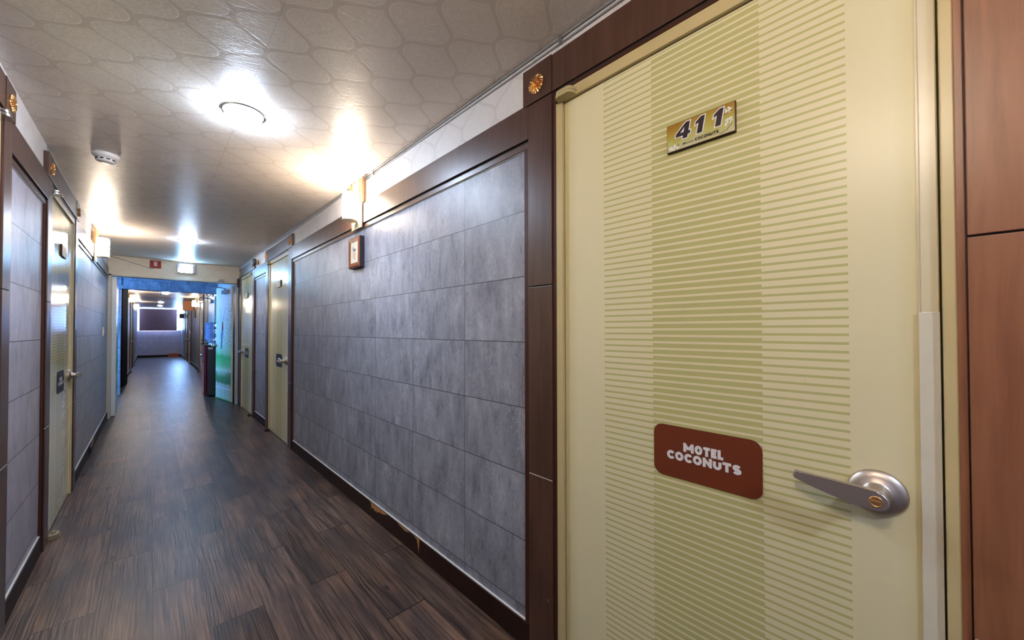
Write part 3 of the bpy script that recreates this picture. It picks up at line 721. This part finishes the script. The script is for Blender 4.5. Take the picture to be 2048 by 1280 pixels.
    if lettering:
        b = MB(); block_text(b, 'MOTEL', -0.001, 0.0060, 0.102, 0.0250, fr, M_['white']); block_text(b, 'COCONUTS', -0.003, -0.0225, 0.190, 0.0250, fr, M_['white'])
        bmesh.ops.translate(b.bm, verts=b.bm.verts, vec=-Lw); b.build('lettering', so)['label'] = 'white capital lettering'
    # number plate
    py, pz = Y(0.4265), 1.799
    b = MB(); pw, ph = 0.088, 0.0395
    f2 = FR(py, pz, 0.0)
    b.prism([f2(-pw, -ph, 0.0002), f2(pw, -ph, 0.0002), f2(pw, ph, 0.0002), f2(-pw, ph, 0.0002)], Vector((nx*0.0105, 0, 0)), M_['redge'], 0.0012)
    po = under(b, 'number_plate', root)
    b = MB(); b.prism([f2(-pw+.0015, -ph+.0015, 0.0108), f2(pw-.0015, -ph+.0015, 0.0108), f2(pw-.0015, ph-.0015, 0.0108), f2(-pw+.0015, ph-.0015, 0.0108)], Vector((nx*0.0004, 0, 0)))
    fo = b.build('plate_face', po, M_['plate'] if number else M_['matb'])
    fo.location = (0, 0, 0)
    bm = bmesh.new(); bm.from_mesh(fo.data); cen = Vector((XX(0.011), py, pz-ph)); bmesh.ops.translate(bm, verts=bm.verts, vec=-cen); bm.to_mesh(fo.data); bm.free(); fo.location = cen-Lw
    fo['label'] = 'olive and gold printed plate face' if number else 'pale plate face'
    if number:
        b = MB()
        def poly(pts, cx, gx, mat, dep):
            b.prism([f2(cx+x, y, dep) for x, y in pts], Vector((nx*0.0002, 0, 0)), mat)
        SH = 0.18
        def dig(pts, cx): return [(cx + (x + SH*y), y-0.012) for x, y in pts]
        H = 0.044
        one = [(0.002, 0), (0.0155, 0), (0.0155, H), (0.006, H), (-0.006, H-0.011), (-0.006, H-0.019), (0.002, H-0.015)]
        four = [(0.006, 0), (0.019, 0), (0.019, 0.009), (0.0245, 0.009), (0.0245, 0.018), (0.019, 0.018), (0.019, H), (0.008, H), (-0.0145, 0.0185), (-0.0145, 0.009), (0.006, 0.009)]
        hole = [(0.0062, 0.018), (0.0062, 0.0305), (-0.003, 0.018)]
        def grow(pts, g):
            n = len(pts); out = []
            area = sum(pts[i][0]*pts[(i+1) % n][1]-pts[(i+1) % n][0]*pts[i][1] for i in range(n)); sg = 1 if area > 0 else -1
            for i in range(n):
                p0, p1, p2 = Vector(pts[i-1]), Vector(pts[i]), Vector(pts[(i+1) % n])
                e1 = (p1-p0).normalized(); e2 = (p2-p1).normalized(); n1 = Vector((e1.y, -e1.x))*sg; n2 = Vector((e2.y, -e2.x))*sg
                k = n1+n2; k = k/max(0.35, k.dot(n1)); out.append(tuple(p1+k*g))
            return out
        for pts, cx in ((four, -0.050), (one, -0.008), (one, 0.038)):
            q = dig(pts, cx); gq = grow(q, 0.0026)
            b.prism([f2(x, y, 0.0114) for x, y in gq], Vector((nx*0.0002, 0, 0)), M_['white'])
            b.prism([f2(x, y, 0.0118) for x, y in q], Vector((nx*0.0003, 0, 0)), M_['black'])
        b.prism([f2(x, y, 0.0123) for x, y in dig(hole, -0.050)], Vector((nx*0.0002, 0, 0)), M_['white'])
        put_text(b, 'Motel', -0.029, -0.0300, 0.030, 0.0062, f2, M_['black'], 0.003, 0.25, depth=0.0116)
        block_text(b, 'COCONUTS', 0.0195, -0.0305, 0.060, 0.0088, f2, M_['black'], 0.0116, 0.25)
        bmesh.ops.translate(b.bm, verts=b.bm.verts, vec=-Lw); b.build('numerals', po)['label'] = 'black 411 numerals outlined in white'
        # white blossoms printed on the corners
        b = MB(); rnd = random.Random(3); dd_ = 0.0
        for cx, cy, n, sp in ((0.071, 0.022, 6, 0.008), (0.070, -0.008, 8, 0.010), (-0.072, -0.030, 7, 0.009), (-0.055, -0.033, 3, 0.004)):
            for _ in range(n):
                ox, oy, rr_ = cx+rnd.uniform(-sp, sp), cy+rnd.uniform(-sp*0.7, sp*0.6), rnd.uniform(0.003, 0.0055)
                ang = rnd.uniform(0, PI)
                oy = max(oy, -0.0325); ox = max(min(ox, 0.0805), -0.0805)
                pts = []
                for k in range(10):
                    a = 2*PI*k/10; ex, ey = rr_*math.cos(a), rr_*0.55*math.sin(a)
                    pts.append(f2(ox+ex*math.cos(ang)-ey*math.sin(ang), oy+ex*math.sin(ang)+ey*math.cos(ang), 0.0112+dd_))
                b.prism(pts, (nx*0.0001, 0, 0), M_['petal']); dd_ += 0.00002
        for p in (((0.058, 0.010), (0.070, 0.014), (0.080, 0.019)), ((-0.058, -0.034), (-0.054, -0.028), (-0.056, -0.022)), ((0.050, -0.034), (0.068, -0.030), (0.079, -0.018), (0.081, -0.008))):
            for (ax_, ay_), (bx_, by_) in zip(p, p[1:]):
                dx, dy = bx_-ax_, by_-ay_; l = math.hypot(dx, dy); ox, oy = -dy/l*0.0007, dx/l*0.0007
                b.poly([f2(ax_+ox, ay_+oy, 0.0115), f2(bx_+ox, by_+oy, 0.0115), f2(bx_-ox, by_-oy, 0.0115), f2(ax_-ox, ay_-oy, 0.0115)], M_['dark'])
        bmesh.ops.translate(b.bm, verts=b.bm.verts, vec=-Lw); b.build('blossom_print', po)['label'] = 'white printed blossoms'
    return root

door(1, -0.085, 'hi', 'large near guest room door with the 411 plate and brown sign', 'brown', 'cream', '411')
door(1, 4.566, 'hi', 'striped guest room door at the far end of the long right tiled field', 'navy', 'brass')
door(1, 6.545, 'lo', 'striped guest room door beside the open mural fire door', 'navy', 'brass')
door(-1, 1.508, 'hi', 'guest room door cut off by the left edge of the picture', 'navy', 'chrome')
door(-1, 3.503, 'lo', 'glossy striped guest room door on the left wall', 'navy', 'chrome')

M_['pale'] = simple('pale_door_edge', (0.62, 0.66, 0.70), 0.3)
# ------------------------------------------------------------------ fire doors with mural
def fire_door(hx, hy, ang, label, w=0.74, closer=True, zt=2.04, flip=1):
    """hinge at (hx,hy); ang = direction of the leaf from the hinge; the mural faces the local +x*flip side"""
    door_no[0] += 1
    root = empty('door_%d' % door_no[0], (hx, hy, 0), label, 'door', kind='structure')
    root.rotation_euler = (0, 0, ang)                       # local +y runs along the leaf
    t = 0.045 if flip > 0 else 0.026; f = flip
    b = MB(); b.box(0, -f*t, 0.001, w, 0.008, zt, M_['mural'], 0.002); b.box(-f*0.0005, -f*(t-0.0005), 0, 0.0009, 0.010, zt-0.002, M_['pale'] if flip > 0 else M_['strip']); b.build('door_leaf', root)['label'] = 'leaf printed with a garden mural'
    b = MB()
    x = f*0.0006
    def P(y, z): return Vector((x, y, z))
    wt = M_['white']; y = 0.01
    n = 12
    for k in range(n):                                       # picket fence
        a = 0.012+(w-0.024)*k/n; c = a+(w-0.024)/n*0.55
        b.prism([P(a, 0.03), P(c, 0.03), P(c, 0.27+0.012*(k % 3)), P((a+c)/2, 0.305+0.012*(k % 3)), P(a, 0.27+0.012*(k % 3))], (f*0.0004, 0, 0), wt)
    b.prism([P(0.01, 0.20), P(w-0.01, 0.20), P(w-0.01, 0.225), P(0.01, 0.225)], (f*0.0003, 0, 0), wt)
    cy = w*0.55
    blu = simple('mural_slate_blue', (0.06, 0.16, 0.30), 0.4)
    b.prism([P(cy-0.045, 1.26), P(cy+0.045, 1.26), P(cy+0.03, 1.40), P(cy-0.02, 1.42)], (f*0.0004, 0, 0), M_['red'])
    b.prism([P(cy-0.03, 1.258), P(cy+0.05, 1.258), P(cy+0.10, 0.92), P(cy+0.03, 0.92)], (f*0.0004, 0, 0), blu)
    for (ya, za), (yb, zb) in (((cy, 1.40), (cy-0.16, 1.68)), ((cy+0.01, 1.40), (cy+0.17, 1.66)), ((cy, 1.27), (cy-0.12, 1.05)), ((cy+0.01, 1.27), (cy+0.16, 1.10))):
        d = Vector((0, -(zb-za), yb-ya)).normalized()*0.004
        b.prism([P(ya, za)+d, P(yb, zb)+d, P(yb, zb)-d, P(ya, za)-d], (f*0.0004, 0, 0), M_['grey'])
    b.build('mural_figures', root)['label'] = 'printed white picket fence and windmill'
    if closer:
        b = MB(); b.box(f*0.0015, f*0.055, 0.10, 0.34, 1.90, 1.965, M_['grey'], 0.006); b.lathe([(0.02, 0), (0.02, 0.09)], (f*0.03, 0.2, 1.89), (0, 0, 1), M_['grey'], 16)
        b.tube([(f*0.03, 0.2, 1.99), (f*0.26, 0.02, 2.00)], 0.008, M_['grey']); b.build('door_closer', root)['label'] = 'grey door closer'
    if not closer: return root
    b = MB(); b.lathe([(0.03, 0), (0.03, 0.012), (0.012, 0.016), (0.012, 0.045), (0.028, 0.05), (0.03, 0.07), (0.018, 0.085)], (f*0.001, w-0.06, 0.98), (f, 0, 0), M_['chrome'], 20)
    b.build('door_knob', root)['label'] = 'chrome round knob'
    return root
# right leaf: from the hinge (1.02, 8.02) back into the lobby, standing at about 80 degrees
fire_door(1.005, 8.03, math.atan2(-( -0.125), 0.80)*1.0, 'open fire door leaf printed with a garden mural', 0.83, flip=-1)
fire_door(-0.362, 7.96, math.radians(1.0), 'pale left fire door leaf seen almost edge on', 0.72, closer=False, flip=1)
fire_door(1.05, 10.90, math.radians(4), 'second mural door leaf farther back, above the water bottle', 0.72, flip=-1)
b = MB(); b.box(0.80, 0.87, YW-0.055, YW-0.001, 2.068, 2.10, None, 0.003)
tag(b.build('closer_bracket', mat=M_['grey']), 'small grey closer bracket on the cream header by the mural door', 'bracket')
# black leaf
b = MB(); b.box(-0.02, 0.02, 0, 0.78, 0.006, 2.28, None, 0.002)
door_no[0] += 1
o = b.build('door_%d' % door_no[0], mat=M_['blackd'], loc=(-0.468, 11.85, 0)); o.rotation_euler = (0, 0, math.radians(-4.5)); struct(o, 'black glossy door leaf standing open at the far left', 'door')

# ------------------------------------------------------------------ far corridor fittings
surround(1, 11.55, 'far brown door surround just past the blue beam')
surround(1, 13.75, 'far pale-lit door surround beside the far right sconce')
surround(1, 18.35, 'distant dark surround, first of the two beyond the orange box')
surround(1, 20.2, 'distant dark surround nearest the window on the right')
surround(-1, 15.9, 'far left dark surround behind the first far sconce')
surround(-1, 18.0, 'far left dark surround behind the second far sconce')
for a in ((1, 11.55, 'hi', 'far striped door just past the blue beam'), (1, 13.75, 'hi', 'far striped door beside the far right sconce'),
          (1, 18.35, 'lo', 'distant striped door, first beyond the orange box'), (1, 20.2, 'hi', 'distant striped door nearest the window on the right'),
          (-1, 15.9, 'lo', 'far left striped door behind the first far sconce'), (-1, 18.0, 'hi', 'far left striped door behind the second far sconce')):
    door(*a, 'navy', 'brass', None, False, False)
panel(1, 14.84, 18.21, 'brown rail of the far right tiled field by the dark picture')
baseboard(1, 14.84, 18.21, 'dark baseboard of the far right tiled field')
baseboard(1, 21.29, 24.39, 'dark baseboard right of the far end box')
baseboard(-1, 19.10, 24.39, 'dark baseboard at the far left below the window')
baseboard(-1, 12.67, 15.76, 'dark baseboard just past the black door leaf')
b = MB(); b.box(XL+0.012, XR-0.012, YE-0.012, YE-0.0005, 0, 0.10); struct(b.build('baseboard_end', mat=M_['base']), 'dark baseboard under the end window wall', 'baseboard')
# blind
br = empty('roller_blind', (0.275, YE-0.06, 2.30), 'mauve roller blind drawn down over the end window', 'blind')
b = MB(); b.box(-0.38, 0.925, YE-0.062, YE-0.058, 1.262, 2.265); under(b, 'fabric', br, M_['blind'])
b = MB(); b.box(-0.38, 0.925, YE-0.068, YE-0.052, 1.248, 1.262, None, 0.002); under(b, 'bottom_bar', br, M_['blind'])
b = MB(); b.lathe([(0.018, 0), (0.018, 1.30)], (-0.3775, YE-0.06, 2.282), (1, 0, 0), M_['plastic'], 16); under(b, 'roller', br)
b = MB(); b.box(0.61, 0.99, 24.20, 24.37, 0.001, 0.145, None, 0.004); o = b.build('cardboard_box', mat=M_['orangeb']); tag(o, 'red-orange box lying on the floor against the end wall', 'box')
b = MB(); b.box(0.62, 0.98, 24.28, 24.29, 0.1455, 0.1462); o2 = b.build('lid_seam', o, M_['dark'])
b = MB(); b.box(0.80, 1.078, 17.1, 17.24, 1.95, 2.29, M_['orange'], 0.004)
o = b.build('projecting_box_sign'); tag(o, 'plain orange box sign sticking out of the far right wall', 'sign')
b = MB(); b.box(0.794, 0.7995, 17.1, 17.24, 1.945, 2.295, M_['signb']); b.build('side_panel', o)['label'] = 'dark red side'
b = MB(); b.tube([(1.00, 24.33, 1.50), (0.88, 24.30, 1.50), (1.00, 24.33, 1.22)], 0.008); b.tube([(1.00, 24.33, 1.50), (1.00, 24.33, 1.22)], 0.008); b.lathe([(0.02, 0), (0.02, 0.06)], (1.0, 24.33, 1.46), (0, 1, 0), None, 12)
tag(b.build('wall_bracket', mat=M_['darkside']), 'dark triangular wire bracket beside the end window', 'bracket')
b = MB(); b.box(0.93, 1.078, 22.6, 22.75, 1.82, 2.02, None, 0.006); tag(b.build('dark_wall_box', mat=M_['navy']), 'small dark box high on the wall right of the blind', 'box')  # plain dark box on the right wall, its use unknown

# ------------------------------------------------------------------ sconces
def make_sconce():
    """at the origin on the right wall (plate back at x=0, light towards -x); z=0 is the middle of the shade"""
    r = empty('wall_sconce', (0, 0, 0))
    b = MB(); b.box(-0.028, -0.0195, -0.088, 0.088, -0.155, 0.185, M_['palebrass'], 0.001); b.box(-0.0194, -0.0005, -0.03, 0.03, 0.02, 0.15, M_['brass']); b.build('back_plate', r)
    for y in (-0.104, -0.060, 0.060, 0.104):
        b = MB(); b.box(-0.036, -0.0285 if abs(y) < 0.08 else -0.0195, y-0.007, y+0.007, 0.015, 0.185, M_['brass'], 0.0015); b.build('brass_bar', r)
    b = MB(); b.lathe([(0.050, 0), (0.050, 0.008)], (-0.078, 0, -0.106), (0, 0, 1), M_['palebrass'], 24); b.build('shade_holder', r)
    b = MB(); b.lathe([(0.030, -0.096), (0.044, -0.092), (0.047, -0.06), (0.047, 0.06), (0.044, 0.092), (0.030, 0.096)], (-0.078, 0, 0), (0, 0, 1), M_['shade'], 32); b.build('glass_shade', r)['label'] = 'lit frosted glass cylinder'
    return r
def copy_tree(o, parent=None):
    c = o.copy(); COL.objects.link(c); c.parent = parent
    for ch in [q for q in bpy.data.objects if q.parent == o and q.name in names_before]: copy_tree(ch, c)
    return c
s0 = make_sconce(); names_before = set(q.name for q in bpy.data.objects)
spots = [(1, 2.68, 'lit sconce above the small framed picture on the right wall'), (-1, 5.80, 'lit sconce near the end of the left tiled wall'),
         (-1, 14.5, 'lit sconce beside the black door leaf in the far corridor'), (-1, 19.4, 'farther lit sconce left of the mauve blind'),
         (1, 15.8, 'lit sconce in front of the orange box sign on the far right'), (-1, 0.02, 'lit sconce on the left wall beside the viewer')]
for k, (sd, y, lab) in enumerate(spots):
    o = s0 if k == 0 else copy_tree(s0)
    if k in (2, 3, 4, 5):
        for ch in o.children:
            if ch.name.startswith('glass_shade'): ch.data = ch.data.copy(); ch.data.materials[0] = M_['shade3'] if k == 5 else M_['shade2']
    o.location = ((XR if sd > 0 else XL), y, 2.13); o.rotation_euler = (0, 0, 0 if sd > 0 else PI)
    tag(o, lab, 'wall lamp', 'warm wall sconces along the corridor')

# ------------------------------------------------------------------ ceiling lights
def make_light():
    r = empty('ceiling_light', (0, 0, 0))
    b = MB(); b.lathe([(0.094, 0), (0.093, -0.003), (0.086, -0.005), (0.0795, -0.004), (0.0795, 0)], (0, 0, 0), (0, 0, 1), M_['chrome'], 48, caps=False); b.build('rim', r)
    b = MB(); b.lathe([(0.078, -0.001), (0.0785, -0.010), (0.072, -0.022), (0.053, -0.033), (0.025, -0.039), (0.001, -0.040)], (0, 0, 0), (0, 0, 1), M_['bulbc'], 48); b.build('diffuser', r)['label'] = 'glowing white diffuser'
    return r
l0 = make_light(); names_before = set(q.name for q in bpy.data.objects)
for k, (x, y, lab) in enumerate([(0.324, 2.25, 'round ceiling light nearest the viewer, glowing cold white'), (0.318, 5.90, 'round ceiling light just before the cream header'),
                                 (0.298, 14.5, 'brightest ceiling light in the far corridor, just past the beam'), (0.272, 19.2, 'small middle ceiling light of the far corridor'),
                                 (0.281, 21.9, 'small last ceiling light before the mauve blind'), (0.32, -1.4, 'round ceiling light behind the viewer')]):
    o = l0 if k == 0 else copy_tree(l0)
    if k > 0:
        for ch in o.children:
            if ch.name.startswith('diffuser'):
                ch.data = ch.data.copy(); ch.data.materials[0] = M_['bulbc3'] if k in (3, 4) else (M_['bulbc'] if k == 5 else M_['bulbc2'])
    o.location = (x, y, ZC-0.0005); tag(o, lab, 'ceiling lamp', 'round ceiling lights down the corridor')

# ------------------------------------------------------------------ small fittings
# smoke detector
sm = empty('smoke_detector', (-0.206, 3.36, ZC), 'white round smoke detector on the ceiling at the left', 'smoke detector')
b = MB(); b.lathe([(0.060, -0.0005), (0.061, -0.012), (0.046, -0.030)], (-0.206, 3.36, ZC), (0, 0, 1), M_['plastic'], 40); under(b, 'base', sm)
b = MB(); b.lathe([(0.044, -0.030), (0.042, -0.046), (0.034, -0.052), (0.001, -0.053)], (-0.206, 3.36, ZC), (0, 0, 1), M_['plastic'], 40); under(b, 'cover', sm)
b = MB()
for k in range(10):
    a = 2*PI*k/10; c = Vector((-0.206+0.0432*math.cos(a), 3.36+0.0432*math.sin(a), ZC-0.038)); t = Vector((-math.sin(a), math.cos(a), 0)); n = Vector((math.cos(a), math.sin(a), 0))
    b.prism([c+t*0.008-Vector((0, 0, 0.004)), c-t*0.008-Vector((0, 0, 0.004)), c-t*0.008+Vector((0, 0, 0.004)), c+t*0.008+Vector((0, 0, 0.004))], n*0.0012, M_['black'])
under(b, 'vent_slots', sm)
# picture
pc = empty('framed_picture', (XR, 2.735, 1.82), 'small upright picture in a reddish wood frame below the sconce', 'picture')
py0, py1, pz0, pz1 = 2.605, 2.800, 1.700, 1.918
Xf = XR-0.042
b = MB(); b.box(XR-0.001, XR-0.034, py0, py1, pz0, pz1, M_['darkside'])
fwid = 0.034
def fr_side(b, A, Bq, C, Dq): b.poly([A, Bq, C, Dq], M_['woodf'])
o4 = [(py0, pz0), (py1, pz0), (py1, pz1), (py0, pz1)]; i4 = [(py0+fwid, pz0+fwid), (py1-fwid, pz0+fwid), (py1-fwid, pz1-fwid), (py0+fwid, pz1-fwid)]
m4 = [(py0+0.012, pz0+0.012), (py1-0.012, pz0+0.012), (py1-0.012, pz1-0.012), (py0+0.012, pz1-0.012)]
for k in range(4):
    k2 = (k+1) % 4
    b.poly([(XR-0.0345, *o4[k]), (XR-0.0345, *o4[k2]), (Xf, *m4[k2]), (Xf, *m4[k])], M_['woodf'])
    b.poly([(Xf, *m4[k]), (Xf, *m4[k2]), (XR-0.0355, *i4[k2]), (XR-0.0355, *i4[k])], M_['woodf'])
under(b, 'frame', pc)['label'] = 'reddish bevelled wood frame'
b = MB(); b.box(XR-0.0342, XR-0.0352, py0+fwid+0.001, py1-fwid-0.001, pz0+fwid+0.001, pz1-fwid-0.001, M_['matb'])
cyy, czz = 2.702, 1.795; X1 = XR-0.0354
def blob(cy, cz, ry, rz, m, dx=0): b.poly([(X1-dx, cy+ry*math.cos(2*PI*k/14), cz+rz*math.sin(2*PI*k/14)) for k in range(14)], m)
blob(cyy, czz, 0.030, 0.030, M_['blush']); blob(cyy-0.002, czz+0.032, 0.026, 0.010, M_['ink'], .0002); blob(cyy+0.016, czz+0.046, 0.007, 0.013, M_['ink'], .0003); blob(cyy-0.026, czz+0.030, 0.006, 0.012, M_['ink'], .0003); blob(cyy-0.01, czz-0.032, 0.012, 0.004, M_['ink'], .0002)
under(b, 'print', pc)['label'] = 'faint drawing on cream paper'
# far dark picture
pc = empty('framed_picture', (XR, 16.5, 1.7), 'tiny dark picture on the far right wall', 'picture')
b = MB(); b.box(XR-0.001, XR-0.03, 16.2, 16.7, 1.69, 1.95, M_['darkside'], 0.003); under(b, 'frame', pc)
b = MB(); b.box(XR-0.0305, XR-0.0315, 16.24, 16.66, 1.72, 1.92, M_['ink']); under(b, 'print', pc)
# exit sign
ex = empty('exit_sign', (0.393, YW, 2.23), 'glowing white exit sign box on the cream header', 'exit sign')
b = MB(); b.box(0.285, 0.505, YW-0.055, YW-0.001, 2.158, 2.300, M_['grey'], 0.004); under(b, 'housing', ex)
b = MB(); b.box(0.325, 0.468, YW-0.062, YW-0.0555, 2.163, 2.295, M_['exit'], 0.001); under(b, 'lit_panel', ex)['label'] = 'glowing white panel'
for x in (0.293, 0.475):
    b = MB(); b.box(x, x+0.026, YW-0.060, YW-0.0555, 2.165, 2.293, M_['chrome'], 0.002); under(b, 'side_strip', ex)
# fire alarm lamp
fa = empty('fire_alarm_box', (0.045, YW, 2.26), 'red fire alarm box on the cream header', 'alarm')
b = MB(); b.box(-0.015, 0.107, YW-0.03, YW-0.001, 2.205, 2.315, M_['red'], 0.004); under(b, 'housing', fa)
b = MB(); b.box(0.025, 0.067, YW-0.048, YW-0.0305, 2.225, 2.298, M_['redglass'], 0.006); under(b, 'lamp', fa)['label'] = 'pale lamp lens'
# header cable
b = MB(); b.tube([(-0.43, YW-0.006, 2.322), (-0.30, YW-0.006, 2.29), (-0.02, YW-0.006, 2.195), (0.0, YW-0.006, 2.19), (0.045, YW-0.006, 2.21)], 0.004)
tag(b.build('alarm_cable', mat=M_['cable']), 'thin grey cable running down the cream header to the alarm box', 'cable')
# cable along the ceiling corner, right wall
cr_ = empty('corner_cable', (XR, 3.5, 2.32), 'pair of grey cables running along the right ceiling corner', 'cable')
for dz, dx, rad in ((2.3265, 0.006, 0.0042), (2.310, 0.004, 0.0035)):
    b = MB(); pts = []
    for k in range(90):
        y = -0.6 + 8.4*k/89; pts.append((XR-dx-0.001*math.sin(y*3.0), y, dz + (0.003*math.sin(y*2.3+dz*50) if dz < 2.32 else 0.0)))
    b.tube(pts, rad, M_['cable'], 8); under(b, 'cable_strand', cr_)
for y in (0.845, 2.45, 4.1, 5.9):
    b = MB(); b.box(XR-0.0005, XR-0.012, y-0.006, y+0.006, 2.303, 2.332, M_['grey'], 0.002); under(b, 'clip', cr_)
# round alarm bell
bl = empty('alarm_bell', (XR, 6.22, 2.20), 'round dark alarm bell high on the wall before the third right door', 'bell')
b = MB(); b.lathe([(0.03, 0), (0.03, 0.022)], (XR, 6.22, 2.205), (-1, 0, 0), M_['cream'], 20); under(b, 'mount', bl)
b = MB(); b.lathe([(0.042, 0.030), (0.050, 0.036), (0.052, 0.055), (0.044, 0.070), (0.02, 0.077), (0.001, 0.078)], (XR, 6.22, 2.205), (-1, 0, 0), M_['gong'], 32); under(b, 'gong', bl)
b = MB(); b.lathe([(0.056, 0.023), (0.056, 0.0295)], (XR, 6.22, 2.205), (-1, 0, 0), M_['ivory'], 32); under(b, 'back_ring', bl)
# small dark sign box by the fire frame
b = MB(); b.box(XR-0.0005, XR-0.035, 7.66, 7.78, 1.98, 2.12, None, 0.003); tag(b.build('wall_box', mat=M_['redge']), 'little dark brown box on the wall by the fire door frame', 'box')
# switch
sw = empty('light_switch', (XL, 7.1, 1.24), 'ivory light switch near the end of the left tiled wall', 'light switch')
b = MB(); b.box(XL+0.0005, XL+0.010, 7.06, 7.14, 1.185, 1.300, M_['ivory'], 0.002); under(b, 'plate', sw)
b = MB(); b.box(XL+0.0102, XL+0.014, 7.085, 7.115, 1.22, 1.265, M_['plastic'], 0.001); under(b, 'rocker', sw)
# water dispenser
wd = empty('water_dispenser', (0.88, 9.2, 0), 'dark maroon water dispenser beside the mural door', 'water dispenser')
b = MB(); b.box(0.765, 1.045, 9.04, 9.34, 0.02, 0.955, M_['navy'], 0.012); under(b, 'body', wd)
b = MB(); b.box(0.722, 0.764, 9.04, 9.34, 0.02, 0.955, M_['maroon'], 0.016); under(b, 'front_panel', wd)['label'] = 'glossy maroon front'
b = MB(); b.box(0.715, 1.05, 9.03, 9.35, 0.956, 0.980, M_['darkside'], 0.008); under(b, 'top', wd)
for y in (9.13, 9.24):
    b = MB(); b.tube([(0.721, y, 0.80), (0.69, y, 0.80), (0.688, y, 0.765)], 0.010, M_['chrome'], 12); under(b, 'tap', wd)
b = MB(); b.box(0.695, 0.7215, 9.09, 9.29, 0.60, 0.615, M_['chrome'], 0.002); under(b, 'drip_tray', wd)
b = MB(); b.box(0.78, 0.85, 9.037, 9.0395, 0.90, 0.93, M_['white'], 0.0005); under(b, 'badge', wd)['label'] = 'small pale badge'
b = MB(); b.box(0.80, 0.90, 9.20, 9.30, 0.0, 0.019, M_['dark']); under(b, 'foot', wd)
bt = empty('water_bottle', (0.87, 9.19, 0.981), 'blue water bottle upturned on the dispenser', 'water bottle')
b = MB(); b.lathe([(0.03, -0.02), (0.035, 0.03), (0.10, 0.055), (0.130, 0.085), (0.133, 0.13), (0.124, 0.145), (0.124, 0.245), (0.133, 0.26), (0.133, 0.28), (0.124, 0.295), (0.124, 0.36), (0.133, 0.375), (0.130, 0.395), (0.10, 0.41), (0.001, 0.412)], (0.87, 9.19, 1.001), (0, 0, 1), M_['bottle'], 40); under(b, 'bottle_body', bt)
b = MB(); b.lathe([(0.075, 0), (0.06, 0.028), (0.045, 0.03)], (0.87, 9.19, 0.981), (0, 0, 1), M_['plastic'], 32); under(b, 'collar', bt)
